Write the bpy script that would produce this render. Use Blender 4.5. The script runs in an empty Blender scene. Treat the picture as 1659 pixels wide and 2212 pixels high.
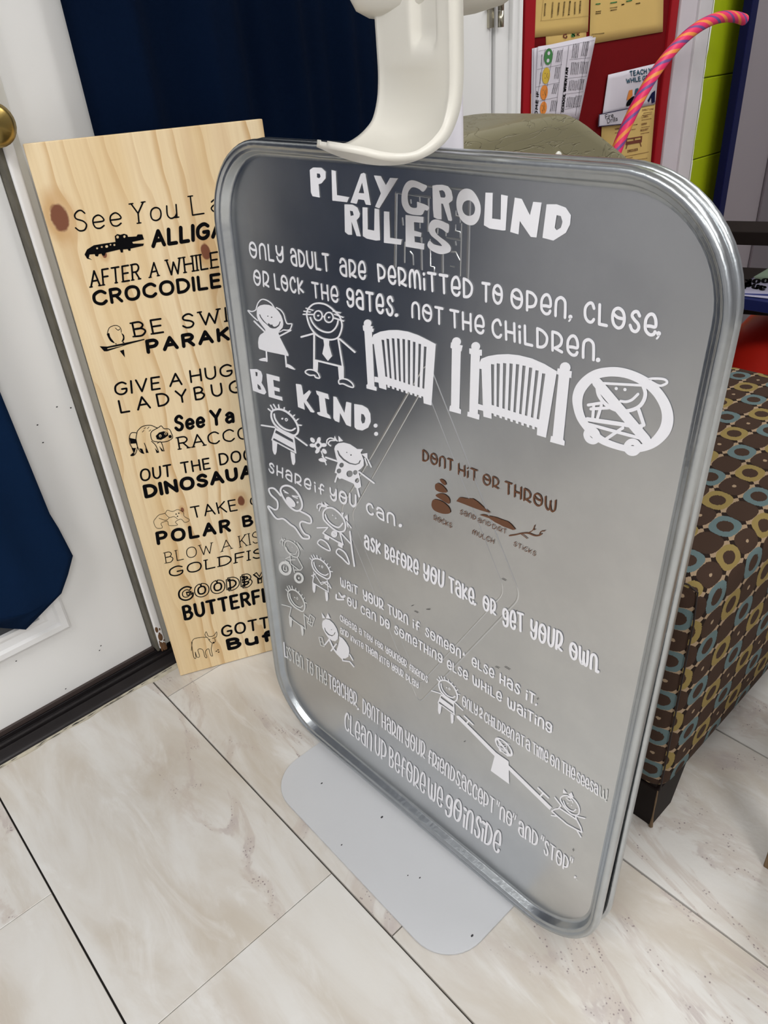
import bpy, math, random
from mathutils import Vector, Matrix
from mathutils.geometry import tessellate_polygon
random.seed(7)
sc = bpy.context.scene

# ------------------------------------------------------------------ camera
W, H, F = 1659.0, 2212.0, 1591.8
ROT = Matrix(((0.73466035, -0.67465074, -0.07155808),
              (-0.40661773, -0.35342821, -0.84246693),
              (0.54308029, 0.64802383, -0.53397464)))   # rows: right, down, forward
CAM = Vector((0.028, 0.0, 0.9902))
right, down, fwd = [Vector(ROT[i]) for i in range(3)]
cam_data = bpy.data.cameras.new('camera')
cam = bpy.data.objects.new('camera', cam_data)
sc.collection.objects.link(cam)
m = Matrix.Identity(4)
for i in range(3):
    m[i][0], m[i][1], m[i][2], m[i][3] = right[i], -down[i], -fwd[i], CAM[i]
cam.matrix_world = m
cam_data.sensor_fit = 'HORIZONTAL'
cam_data.sensor_width = 36.0
cam_data.lens = 36.0 * F / W
cam_data.clip_start = 0.02
sc.camera = cam
cam_data.dof.use_dof = False

# ------------------------------------------------------------------ world, view, room lights
world = bpy.data.worlds.new('world'); sc.world = world
world.use_nodes = True
world.node_tree.nodes['Background'].inputs[0].default_value = (0.8, 0.87, 1.0, 1)
world.node_tree.nodes['Background'].inputs[1].default_value = 0.3
sc.view_settings.view_transform = 'Standard'
sc.view_settings.look = 'None'
sc.view_settings.exposure = 0.21
sc.view_settings.gamma = 1.0
sc.view_settings.use_curve_mapping = False
LIGHTS = [(-1.35, 0.15, 30), (-0.55, -1.75, 34), (1.4, -1.0, 12), (2.35, 0.15, 10)]   # x, y, watts of the ceiling panels

def area(name, loc, sx, sy, watts, color=(1, 0.995, 0.985)):
    d = bpy.data.lights.new(name, 'AREA'); d.shape = 'RECTANGLE'; d.size = sx; d.size_y = sy
    d.energy = watts; d.color = color
    o = bpy.data.objects.new(name, d); o.location = loc
    sc.collection.objects.link(o); return o
for lx, ly, w in LIGHTS:
    area('ceiling_lamp', (lx, ly, 2.50), 0.56, 1.16, w)

# ------------------------------------------------------------------ helpers
def link(o): sc.collection.objects.link(o); return o

class MB:
    def __init__(s): s.v = []; s.f = []; s.uv = None
    def add(s, vs, fs):
        n = len(s.v); s.v += [tuple(a) for a in vs]; s.f += [tuple(i + n for i in f) for f in fs]
    def box(s, x0, x1, y0, y1, z0, z1):
        s.add([(x0,y0,z0),(x1,y0,z0),(x1,y1,z0),(x0,y1,z0),(x0,y0,z1),(x1,y0,z1),(x1,y1,z1),(x0,y1,z1)],
              [(0,3,2,1),(4,5,6,7),(0,1,5,4),(1,2,6,5),(2,3,7,6),(3,0,4,7)])
    def grid(s, rows, closed=False):
        n = len(rows[0]); base = len(s.v)
        for r in rows: s.v += [tuple(p) for p in r]
        for i in range(len(rows) - 1):
            for j in range(n if closed else n - 1):
                a = base + i*n + j; b = base + i*n + (j+1) % n
                s.f.append((a, b, b + n, a + n))
    def tube(s, pts, r, n=12, caps=True):
        rows = []; up = Vector((0, 0, 1)); prev = None
        for i, p in enumerate(pts):
            p = Vector(p); q0 = Vector(pts[max(i-1, 0)]); q1 = Vector(pts[min(i+1, len(pts)-1)])
            t = (q1 - q0).normalized()
            if prev is None:
                a = t.cross(up) if abs(t.z) < .95 else t.cross(Vector((1, 0, 0)))
            else: a = prev - t*prev.dot(t)
            a.normalize(); prev = a; b = t.cross(a); rr = r[i] if isinstance(r, (list, tuple)) else r
            rows.append([p + a*math.cos(2*math.pi*k/n)*rr + b*math.sin(2*math.pi*k/n)*rr for k in range(n)])
        base = len(s.v); s.grid(rows, True)
        if caps:
            s.f.append(tuple(base + k for k in range(n))[::-1]); s.f.append(tuple(base + (len(rows)-1)*n + k for k in range(n)))
    def sphere(s, c, r, n=16, m=10, sc_=(1, 1, 1)):
        rows = []
        for i in range(m + 1):
            th = math.pi*i/m
            rows.append([(c[0]+r*sc_[0]*math.sin(th)*math.cos(2*math.pi*j/n), c[1]+r*sc_[1]*math.sin(th)*math.sin(2*math.pi*j/n), c[2]+r*sc_[2]*math.cos(th)) for j in range(n)])
        s.grid(rows, True)
    def build(s, name, mat, parent=None, smooth=False, bevel=0, seg=2, solid=0, subsurf=0, angle=40):
        me = bpy.data.meshes.new(name); me.from_pydata(s.v, [], s.f); me.update()
        if s.uv:
            l = me.uv_layers.new(name='UVMap')
            for lp in me.loops: l.data[lp.index].uv = s.uv[lp.vertex_index]
        me.materials.append(mat)
        if smooth:
            for p in me.polygons: p.use_smooth = True
        o = link(bpy.data.objects.new(name, me))
        if parent: o.parent = parent
        if solid:
            md = o.modifiers.new('solid', 'SOLIDIFY'); md.thickness = solid; md.offset = 0
        if bevel:
            md = o.modifiers.new('bevel', 'BEVEL'); md.width = bevel; md.segments = seg; md.limit_method = 'ANGLE'; md.angle_limit = math.radians(angle)
            for p in me.polygons: p.use_smooth = True
            wn = o.modifiers.new('wn', 'WEIGHTED_NORMAL')
        if subsurf:
            md = o.modifiers.new('sub', 'SUBSURF'); md.levels = subsurf; md.render_levels = subsurf
        return o

def boxobj(name, x0, x1, y0, y1, z0, z1, mat, parent=None, bevel=0, seg=2):
    b = MB(); b.box(x0, x1, y0, y1, z0, z1); return b.build(name, mat, parent, bevel=bevel, seg=seg)
def thing(name, label, cat, group=None):
    o = link(bpy.data.objects.new(name, None)); o['label'] = label; o['category'] = cat
    if group: o['group'] = group
    return o
def tag(o, label, cat, group=None):
    o['label'] = label; o['category'] = cat
    if group: o['group'] = group
    return o
def struct(o, label=None):
    o['kind'] = 'structure'
    if label: o['label'] = label
    return o

# ------------------------------------------------------------------ materials
def mat(name, col, rough=0.5, metal=0, spec=None, noise=0, nscale=20, bump=0, bscale=60, coat=0):
    m = bpy.data.materials.new(name); m.use_nodes = True; nt = m.node_tree; N = nt.nodes; L = nt.links
    b = N['Principled BSDF']; b.inputs['Base Color'].default_value = (*col, 1)
    b.inputs['Roughness'].default_value = rough; b.inputs['Metallic'].default_value = metal
    if spec is not None: b.inputs['Specular IOR Level'].default_value = spec
    if coat: b.inputs['Coat Weight'].default_value = coat
    tc = N.new('ShaderNodeTexCoord')
    if noise:
        n = N.new('ShaderNodeTexNoise'); n.inputs['Scale'].default_value = nscale; n.inputs['Detail'].default_value = 5
        L.new(tc.outputs['Object'], n.inputs['Vector'])
        mx = N.new('ShaderNodeMixRGB'); mx.inputs[1].default_value = (*[c*(1-noise) for c in col], 1); mx.inputs[2].default_value = (*[min(1, c*(1+noise)) for c in col], 1)
        L.new(n.outputs['Fac'], mx.inputs[0]); L.new(mx.outputs[0], b.inputs['Base Color'])
    if bump:
        n = N.new('ShaderNodeTexNoise'); n.inputs['Scale'].default_value = bscale; n.inputs['Detail'].default_value = 4
        L.new(tc.outputs['Object'], n.inputs['Vector'])
        bp = N.new('ShaderNodeBump'); bp.inputs['Strength'].default_value = bump; bp.inputs['Distance'].default_value = .002
        L.new(n.outputs['Fac'], bp.inputs['Height']); L.new(bp.outputs[0], b.inputs['Normal'])
    return m
class G:   # tiny node graph helper
    def __init__(s, m): s.nt = m.node_tree; s.N = s.nt.nodes; s.L = s.nt.links
    def n(s, t, **kw):
        x = s.N.new(t)
        for k, v in kw.items(): setattr(x, k, v)
        return x
    def _in(s, sock, v):
        if isinstance(v, bpy.types.NodeSocket): s.L.new(v, sock)
        elif v is not None: sock.default_value = v
    def math(s, op, a, b=None, c=None):
        x = s.n('ShaderNodeMath', operation=op); s._in(x.inputs[0], a); s._in(x.inputs[1], b)
        if c is not None: s._in(x.inputs[2], c)
        return x.outputs[0]
    def mix(s, f, a, b):
        x = s.n('ShaderNodeMixRGB'); s._in(x.inputs[0], f)
        s._in(x.inputs[1], (*a, 1) if isinstance(a, tuple) else a); s._in(x.inputs[2], (*b, 1) if isinstance(b, tuple) else b)
        return x.outputs[0]
    def noise(s, v, scale, detail=5, rough=.5, dist=0):
        x = s.n('ShaderNodeTexNoise'); s.L.new(v, x.inputs['Vector']); x.inputs['Scale'].default_value = scale
        x.inputs['Detail'].default_value = detail; x.inputs['Roughness'].default_value = rough; x.inputs['Distortion'].default_value = dist
        return x.outputs['Fac']
    def ramp(s, f, a, b, lo=0., hi=1.):
        x = s.n('ShaderNodeMapRange'); s._in(x.inputs[0], f); x.inputs[1].default_value = a; x.inputs[2].default_value = b
        x.inputs[3].default_value = lo; x.inputs[4].default_value = hi; x.interpolation_type = 'SMOOTHSTEP'
        return x.outputs[0]
    def mapping(s, v, sc_=(1, 1, 1), loc=(0, 0, 0), rot=(0, 0, 0)):
        x = s.n('ShaderNodeMapping'); s.L.new(v, x.inputs[0]); x.inputs['Scale'].default_value = sc_
        x.inputs['Location'].default_value = loc; x.inputs['Rotation'].default_value = rot
        return x.outputs[0]

M = {}
M['white_paint'] = mat('white_paint', (.86, .86, .86), .45, noise=.02, nscale=3)
M['door_paint'] = mat('door_paint', (.88, .88, .87), .4, noise=.02, nscale=4, bump=.05, bscale=25)
M['trim_lilac'] = mat('trim_lilac', (.60, .56, .60), .4, noise=.07, nscale=14)
M['ceiling'] = mat('ceiling_white', (.8, .8, .78), .9)
M['wall'] = mat('wall_paint', (.33, .33, .35), .7)
M['bronze'] = mat('threshold_bronze', (.018, .015, .016), .34, metal=.35, noise=.3, nscale=30)
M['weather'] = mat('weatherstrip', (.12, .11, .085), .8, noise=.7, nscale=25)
M['mullion'] = mat('mullion_paint', (.66, .65, .60), .4, noise=.05, nscale=10)
M['rust'] = mat('rust', (.16, .08, .035), .9, noise=.6, nscale=60)
M['caulk'] = mat('caulk', (.46, .42, .33), .7, noise=.5, nscale=50, bump=.6, bscale=70)
M['grout'] = mat('grout', (.035, .03, .028), .9)
M['navy'] = mat('navy_cloth', (.0025, .014, .046), 1.0, spec=.12, noise=.25, nscale=6, bump=.3, bscale=900)
M['navy2'] = mat('navy_curtain', (.0013, .0062, .022), 1.0, spec=.08, noise=.25, nscale=6, bump=.3, bscale=900)
M['brass'] = mat('brass', (.42, .30, .10), .3, metal=1)
M['chrome'] = mat('hinge_metal', (.50, .47, .38), .28, metal=1)
M['vinyl'] = mat('white_vinyl', (.90, .90, .94), .5)
M['vinyl_ghost'] = mat('faded_vinyl', (.76, .77, .76), .5)
M['vinyl_brown'] = mat('brown_vinyl', (.13, .050, .020), .5)
M['ink'] = mat('black_ink', (.004, .004, .005), .9, spec=.06)
M['plastic'] = mat('cream_plastic', (.78, .755, .68), .35, noise=.02, nscale=5)
M['pole'] = mat('pole_white', (.72, .70, .76), .3)
M['plate'] = mat('plate_grey', (.56, .57, .59), .38, noise=.03, nscale=12, bump=.06, bscale=300)
M['speck'] = mat('speck_dark', (.03, .03, .035), .8)
M['olive'] = mat('olive_vinyl', (.215, .195, .115), .5)
M['darkwood'] = mat('dark_wood', (.011, .007, .006), .55, spec=.12, noise=.3, nscale=20)
M['darkwood_worn'] = mat('worn_edge', (.16, .10, .05), .7, noise=.5, nscale=80)
M['red'] = mat('red_vinyl', (.66, .022, .010), .42)
M['boardred'] = mat('board_red', (.15, .004, .006), .8, spec=.1, noise=.1, nscale=40, bump=.15, bscale=400)
M['framered'] = mat('frame_red', (.33, .006, .012), .5, spec=.2)
M['yellow'] = mat('yellow_paper', (.66, .46, .15), .6, noise=.06, nscale=8)
M['paper'] = mat('white_paper', (.66, .63, .70), .55)
M['teal_ink'] = mat('teal_ink', (.02, .10, .16), .6)
M['grey_ink'] = mat('grey_ink', (.10, .09, .11), .6)
M['brown_ink'] = mat('brown_ink', (.16, .035, .015), .6)
M['tan_ink'] = mat('tan_ink', (.30, .19, .06), .6)
M['green_ink'] = mat('green_ink', (.05, .22, .06), .5)
M['orange_ink'] = mat('orange_ink', (.75, .25, .04), .5)
M['gold_ink'] = mat('gold_ink', (.65, .45, .05), .5)
M['blue_ink'] = mat('blue_ink', (.02, .03, .16), .5)
M['navyedge'] = mat('navy_edge', (.002, .004, .045), .5, spec=.15)
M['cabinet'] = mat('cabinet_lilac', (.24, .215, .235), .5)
M['mortar'] = mat('mortar_lime', (.24, .31, .005), .6)

def metal_mat():
    m = bpy.data.materials.new('galvanised_steel'); m.use_nodes = True; g = G(m); b = g.N['Principled BSDF']
    b.inputs['Metallic'].default_value = 1
    v = g.n('ShaderNodeTexCoord').outputs['Object']
    n1 = g.noise(v, 9, 6, .6); n2 = g.noise(g.mapping(v, (1, 2, 1)), 70, 3); n3 = g.noise(v, 3, 3)
    c = g.mix(g.ramp(n1, .35, .7), (.60, .615, .625), (.66, .675, .68))
    g.L.new(c, b.inputs['Base Color'])
    r = g.math('ADD', g.ramp(n1, .3, .8, .275, .305), g.ramp(n3, .4, .8, 0, .03))
    g.L.new(r, b.inputs['Roughness'])
    bp = g.n('ShaderNodeBump'); bp.inputs['Strength'].default_value = .015; bp.inputs['Distance'].default_value = .005
    g.L.new(g.noise(v, 5, 2), bp.inputs['Height']); g.L.new(bp.outputs[0], b.inputs['Normal'])
    return m
M['steel'] = metal_mat()
M['rim'] = mat('galvanised_rim', (.50, .53, .55), .3, metal=1, noise=.12, nscale=40, bump=.15, bscale=120)

def stone_mat():
    m = bpy.data.materials.new('travertine_tile'); m.use_nodes = True; g = G(m); b = g.N['Principled BSDF']
    tc = g.n('ShaderNodeTexCoord'); geo = g.n('ShaderNodeNewGeometry'); oi = g.n('ShaderNodeObjectInfo')
    ofs = g.n('ShaderNodeVectorMath', operation='SCALE'); comb = g.n('ShaderNodeCombineXYZ')
    g.L.new(oi.outputs['Random'], comb.inputs[0]); g.L.new(oi.outputs['Random'], comb.inputs[1]); g.L.new(oi.outputs['Random'], comb.inputs[2])
    g.L.new(comb.outputs[0], ofs.inputs[0]); ofs.inputs['Scale'].default_value = 37
    add = g.n('ShaderNodeVectorMath', operation='ADD'); g.L.new(geo.outputs['Position'], add.inputs[0]); g.L.new(ofs.outputs[0], add.inputs[1])
    v = add.outputs[0]
    vs = g.mapping(v, (1, .28, 1), rot=(0, 0, math.radians(-6)))
    a = g.noise(vs, 9, 7, .6, .8); bb = g.noise(vs, 16, 6, .62, 1.2); c = g.noise(v, 5, 3)
    col = g.mix(g.ramp(a, .30, .66), (.53, .478, .41), (.675, .66, .632))
    col = g.mix(g.ramp(bb, .52, .70, 0, .5), col, (.75, .745, .73))
    col = g.mix(g.ramp(c, .5, .75, 0, .3), col, (.63, .60, .54))
    vein = g.noise(vs, 5.5, 6, .62, 1.3); band = g.ramp(g.math('ABSOLUTE', g.math('SUBTRACT', vein, .5)), .0, .045, 1, 0)
    zone = g.ramp(g.noise(vs, 3.2, 2), .43, .53); bz = g.math('MULTIPLY', band, zone)
    col = g.mix(g.math('MULTIPLY', bz, .55), col, (.50, .43, .38))
    vo = g.n('ShaderNodeTexVoronoi', feature='F1'); g.L.new(v, vo.inputs['Vector']); vo.inputs['Scale'].default_value = 210
    cell = g.math('MULTIPLY', g.ramp(vo.outputs['Distance'], .10, .34, 1, 0), g.ramp(vo.outputs['Distance'], .0, .10, .35, 1))
    pits = g.math('MULTIPLY', cell, g.math('MULTIPLY', g.ramp(bz, .25, .7), g.ramp(g.noise(v, 38, 3), .46, .60)))
    cloud = g.math('MULTIPLY', g.ramp(g.noise(v, 22, 4), .52, .66), g.ramp(bz, .3, .8))
    col = g.mix(g.math('MULTIPLY', cloud, .35), col, (.40, .34, .35))
    col = g.mix(g.math('MULTIPLY', pits, .9), col, (.17, .12, .135))
    g.L.new(col, b.inputs['Base Color']); b.inputs['Roughness'].default_value = .36
    bp = g.n('ShaderNodeBump'); bp.inputs['Strength'].default_value = .25; bp.inputs['Distance'].default_value = .001
    g.L.new(g.math('ADD', g.noise(v, 120, 3), g.math('MULTIPLY', pits, -.6)), bp.inputs['Height']); g.L.new(bp.outputs[0], b.inputs['Normal'])
    return m
M['stone'] = stone_mat()

def pine_mat(knots):
    m = bpy.data.materials.new('pine_board'); m.use_nodes = True; g = G(m); b = g.N['Principled BSDF']
    v = g.n('ShaderNodeTexCoord').outputs['Object']     # x across, z along the grain, both in metres on the board
    sep = g.n('ShaderNodeSeparateXYZ'); g.L.new(v, sep.inputs[0]); x, z = sep.outputs[0], sep.outputs[2]
    warp = g.math('MULTIPLY', g.math('SUBTRACT', g.noise(g.mapping(v, (5, 1, 1.3)), 2.2, 3), .5), .10)
    bend = warp
    knotmask = None; ring = None
    for (kx, kz, rr) in knots:
        dx = g.math('SUBTRACT', x, kx); dz = g.math('MULTIPLY', g.math('SUBTRACT', z, kz), .62)
        d2 = g.math('ADD', g.math('MULTIPLY', dx, dx), g.math('MULTIPLY', dz, dz)); d = g.math('SQRT', d2)
        push = g.math('DIVIDE', g.math('MULTIPLY', dx, rr*rr*2.2), g.math('ADD', d2, rr*rr*.8))
        bend = g.math('SUBTRACT', bend, push)
        dn = g.math('ADD', d, g.math('MULTIPLY', g.math('SUBTRACT', g.noise(v, 60, 3), .5), rr*.7))
        k = g.ramp(dn, rr*.75, rr*1.0, 1, 0); h = g.ramp(dn, rr*1.1, rr*2.3, .5, 0)
        knotmask = k if knotmask is None else g.math('MAXIMUM', knotmask, k)
        ring = h if ring is None else g.math('MAXIMUM', ring, h)
    xs = g.math('ADD', x, bend)
    w1 = g.math('FRACT', g.math('MULTIPLY', xs, 34))
    lines = g.math('MULTIPLY', g.ramp(w1, .55, .97), g.ramp(w1, .97, 1.0, 1, 0))
    amp = g.ramp(g.noise(g.mapping(v, (9, 1, .5)), 2.4, 2), .35, .7, .12, 1)
    wide = g.noise(g.mapping(v, (7, 1, .6)), 1.7, 3, .5, .3)
    col = g.mix(g.ramp(wide, .3, .7), (.80, .60, .33), (.90, .74, .49))
    col = g.mix(g.math('MULTIPLY', g.math('MULTIPLY', lines, amp), .8), col, (.58, .34, .13))
    heart = g.math('MULTIPLY', g.ramp(g.math('ABSOLUTE', g.math('SUBTRACT', xs, .235)), .0, .05, 1, 0), g.ramp(g.noise(g.mapping(v, (14, 1, 1.2)), 2, 3), .4, .62))
    col = g.mix(g.math('MULTIPLY', heart, .5), col, (.60, .36, .18))
    fine = g.noise(g.mapping(v, (160, 1, 3)), 1.6, 4)
    col = g.mix(g.ramp(fine, .35, .7, 0, .16), col, (.62, .40, .18))
    col = g.mix(ring, col, (.56, .30, .10)); col = g.mix(knotmask, col, (.20, .065, .028))
    g.L.new(col, b.inputs['Base Color']); b.inputs['Roughness'].default_value = .5
    return m

def lime_mat():
    m = mat('lime_block_paint', (.34, .43, .006), .42, noise=.10, nscale=5, bump=.5, bscale=45); return m
M['lime'] = lime_mat()

def fabric_mat():
    m = bpy.data.materials.new('oval_pattern_fabric'); m.use_nodes = True; g = G(m); b = g.N['Principled BSDF']
    uv = g.n('ShaderNodeUVMap').outputs[0]
    n = g.n('ShaderNodeTexNoise'); g.L.new(uv, n.inputs['Vector']); n.inputs['Scale'].default_value = 420
    sep = g.n('ShaderNodeSeparateXYZ'); g.L.new(uv, sep.inputs[0])
    jit = g.math('MULTIPLY', g.math('SUBTRACT', n.outputs['Fac'], .5), .07)
    U = g.math('ADD', g.math('DIVIDE', sep.outputs[0], .0455), 1.57); V = g.math('ADD', g.math('DIVIDE', sep.outputs[1], .0335), .29)
    iu = g.math('FLOOR', U); iv = g.math('FLOOR', V)
    fu = g.math('ADD', g.math('SUBTRACT', g.math('SUBTRACT', U, iu), .5), jit); fv = g.math('ADD', g.math('SUBTRACT', g.math('SUBTRACT', V, iv), .5), jit)
    par = g.math('ABSOLUTE', g.math('MODULO', g.math('ADD', iu, g.math('ADD', iv, 200)), 2)); par = g.math('GREATER_THAN', par, .5)
    col_par = g.math('GREATER_THAN', g.math('ABSOLUTE', g.math('MODULO', g.math('ADD', iu, 200), 2)), .5)
    au = g.math('ABSOLUTE', fu); av = g.math('ABSOLUTE', fv)
    sup = g.math('ADD', g.math('POWER', g.math('DIVIDE', au, .5), 2.7), g.math('POWER', g.math('DIVIDE', av, .5), 2.7))
    inside = g.math('LESS_THAN', sup, .97)
    ell = g.math('SQRT', g.math('ADD', g.math('POWER', g.math('DIVIDE', fu, .27), 2), g.math('POWER', g.math('DIVIDE', fv, .29), 2)))
    inner = g.math('LESS_THAN', ell, 1)
    dot = g.math('LESS_THAN', ell, .27)
    brown, dark, cream = (.050, .029, .020), (.020, .012, .009), (.33, .24, .155)
    teal, olive = (.110, .160, .165), (.25, .185, .065)
    ringc = g.mix(col_par, teal, olive)
    ringcell = g.mix(inner, ringc, brown)
    plaincell = g.mix(g.math('MULTIPLY', dot, g.math('SUBTRACT', 1, col_par)), brown, cream)
    cell = g.mix(par, plaincell, ringcell)
    # gaps between the ovals: cream four pointed stars with dark centres
    du = g.math('SUBTRACT', .5, au); dv = g.math('SUBTRACT', .5, av)
    gap = g.mix(g.math('GREATER_THAN', du, dv), dark, cream)
    col = g.mix(inside, gap, cell)
    g.L.new(col, b.inputs['Base Color']); b.inputs['Roughness'].default_value = .85; b.inputs['Specular IOR Level'].default_value = .12
    bp = g.n('ShaderNodeBump'); bp.inputs['Strength'].default_value = .25; bp.inputs['Distance'].default_value = .0006
    g.L.new(n.outputs['Fac'], bp.inputs['Height']); g.L.new(bp.outputs[0], b.inputs['Normal'])
    return m
M['fabric'] = fabric_mat()

def rope_mat():
    m = bpy.data.materials.new('braided_hoop'); m.use_nodes = True; g = G(m); b = g.N['Principled BSDF']
    uv = g.n('ShaderNodeUVMap').outputs[0]; sep = g.n('ShaderNodeSeparateXYZ'); g.L.new(uv, sep.inputs[0])
    t = g.math('FRACT', g.math('ADD', g.math('MULTIPLY', sep.outputs[0], 30.0), g.math('MULTIPLY', sep.outputs[1], 2)))
    col = g.mix(g.math('LESS_THAN', g.math('ABSOLUTE', g.math('SUBTRACT', t, .25)), .11), (.80, .02, .13), (.85, .27, .05))
    col = g.mix(g.math('LESS_THAN', g.math('ABSOLUTE', g.math('SUBTRACT', t, .72)), .09), col, (.17, .07, .26))
    g.L.new(col, b.inputs['Base Color']); b.inputs['Roughness'].default_value = .5
    return m
M['rope'] = rope_mat()

# ------------------------------------------------------------------ where a sight line of the photograph meets a real plane
def sight(px, py):
    a = (px - W/2)/F; b = (py - H/2)/F
    return right*a + down*b + fwd
def hit(px, py, P, n):
    d = sight(px, py); P = Vector(P); n = Vector(n)
    return CAM + d*((P - CAM).dot(n)/d.dot(n))
def hy(px, py, Y): return hit(px, py, (0, Y, 0), (0, 1, 0))
def hz(px, py, Z): return hit(px, py, (0, 0, Z), (0, 0, 1))

YW = 1.15          # face of the door wall
# ================================================================== ROOM SHELL
X0, X1, Y0, ZC = -2.6, 3.3, -2.8, 2.56
floor = struct(boxobj('floor', X0, X1, Y0, 1.32, -.05, -.0065, M['grout']), 'stone-look floor with dark joints')
# tiles: columns 0.305 wide running away from the viewer, 0.611 long, staggered
cols = {-1: .202, 0: .550, 1: .425, 2: .31}
tile_mesh = {}
def tile(x0, x1, y0, y1, gx):
    key = (round(x1-x0, 4), round(y1-y0, 4))
    o = None
    if key not in tile_mesh:
        w, h = x1-x0, y1-y0; e = .0007; t = .0065
        v = [(-w/2, -h/2, -t), (w/2, -h/2, -t), (w/2, h/2, -t), (-w/2, h/2, -t),
             (-w/2, -h/2, -e), (w/2, -h/2, -e), (w/2, h/2, -e), (-w/2, h/2, -e),
             (-w/2+e, -h/2+e, 0), (w/2-e, -h/2+e, 0), (w/2-e, h/2-e, 0), (-w/2+e, h/2-e, 0)]
        f = [(8, 9, 10, 11)] + [(i, (i+1) % 4, 4+(i+1) % 4, 4+i) for i in range(4)] + [(4+i, 4+(i+1) % 4, 8+(i+1) % 4, 8+i) for i in range(4)]
        me = bpy.data.meshes.new('tile'); me.from_pydata(v, [], f); me.materials.append(M['stone']); tile_mesh[key] = me
    o = link(bpy.data.objects.new('tile', tile_mesh[key])); o.location = ((x0+x1)/2, (y0+y1)/2, 0); o.parent = floor
for k in range(-9, 11):
    xa = .0305 + .305*k; xb = xa + .305
    if xb > X1 or xa < X0: continue
    s = cols.get(k, (.37*k) % .611)
    y = s + .611*3
    gap = .0009 if k in (0, -1) else .0016
    while y > Y0:
        ya, yb = y - .611, y
        if ya < 1.098:
            tile(xa + .0013, xb - .0013, max(ya, Y0) + gap/2, min(yb, 1.099) - gap/2, 0)
        y -= .611
wall_back = MB(); wall_back.box(X0, -.60, 1.15, 1.25, 0, ZC); wall_back.box(-.60, 1.47, 1.15, 1.25, 2.12, ZC); wall_back.box(1.46, X1, 1.155, 1.25, 0, ZC)
struct(wall_back.build('wall_back', M['wall']))
struct(boxobj('wall_left', X0-.1, X0, Y0, 1.25, 0, ZC, M['wall']))
struct(boxobj('wall_right', X1, X1+.1, Y0, 1.25, 0, ZC, M['wall']))
struct(boxobj('wall_front', X0, X1, Y0-.1, Y0, 0, ZC, M['wall']))
struct(boxobj('ceiling', X0, X1, Y0, 1.25, ZC, ZC+.1, M['ceiling']))
b = MB(); b.box(-.60, 1.47, 1.235, 1.25, 0, 2.12)
struct(b.build('wall_outside', M['weather']))

# ceiling light panels
emit = mat('light_diffuser', (.9, .9, .9), .5); e_ = emit.node_tree.nodes['Principled BSDF']
e_.inputs['Emission Color'].default_value = (1, .985, .96, 1); e_.inputs['Emission Strength'].default_value = 3.0
places = ['over the white door', 'far behind the viewer', 'over the open floor', 'over the patterned ottoman']
for (lx, ly, w), pl in zip(LIGHTS, places):
    t = thing('ceiling_light', 'flat white rectangular ceiling light panel ' + pl, 'light', 'ceiling light panels')
    fr = MB(); fr.box(lx-.31, lx+.31, ly-.61, ly+.61, 2.545, ZC-.001); fr.build('frame', M['white_paint'], t)
    boxobj('diffuser', lx-.285, lx+.285, ly-.585, ly+.585, 2.528, 2.545, emit, t)

# ---------------------------------------------------------------- left door with its lite, curtain and knob
door1 = MB(); door1.box(-.53, .372, 1.150, 1.19, .022, 2.06)
d1 = struct(door1.build('door_1', M['door_paint'], bevel=.002), 'white painted door with a navy cloth over its glass')
# moulded lite frame around glass, lower right corner at (0.244, 0.17)
def lite(parent, xa, xb, za, zb, yf):
    prof = [(0, 0), (0, .010), (.004, .013), (.014, .013), (.018, .008), (.030, .006), (.036, .009), (.042, .009), (.046, 0)]
    m = MB(); rows = []
    for (cx_, cz_, sx, sz) in ((xa, za, 1, 1), (xb, za, -1, 1), (xb, zb, -1, -1), (xa, zb, 1, -1)):
        rows.append([(cx_ + sx*d, yf - h, cz_ + sz*d) for d, h in prof])
    rows.append(rows[0]); m.grid(rows)
    m.build('lite_frame', M['white_paint'], parent)
    gl = mat('lite_glass', (.03, .035, .045), .08)
    boxobj('glass', xa+.04, xb-.04, yf-.004, yf, za+.04, zb-.04, gl, parent)
lite(d1, -.395, .246, .168, 1.93, 1.150)
for (px_, py_) in ((123, 879), (153, 881), (81, 918), (35, 1428), (215, 1405), (260, 1438), (142, 1488), (93, 956), (218, 1395)):
    p = hy(px_, py_, 1.1496); m_ = MB()
    m_.add([(p.x + .0016*math.cos(k), p.y, p.z + .0011*math.sin(k)) for k in range(6)], [tuple(range(6))]); m_.build('scuff', M['speck'], d1)
# brass knob of the left door
kb = MB(); rows = []
c = Vector((.318, 1.150, .93)); c = Vector((hy(-22, 262, 1.11).x, 1.150, hy(-10, 268, 1.11).z))
for (r, d) in ((0, 0), (.032, 0), (.032, .006), (.020, .010), (.013, .014), (.013, .028), (.022, .034), (.027, .045), (.026, .055), (.018, .062), (0, .064)):
    rows.append([(c.x + r*math.cos(2*math.pi*k/28), c.y - d, c.z + r*math.sin(2*math.pi*k/28)) for k in range(28)])
kb.grid(rows, True); kb.build('door_knob', M['brass'], d1, smooth=True)
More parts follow.
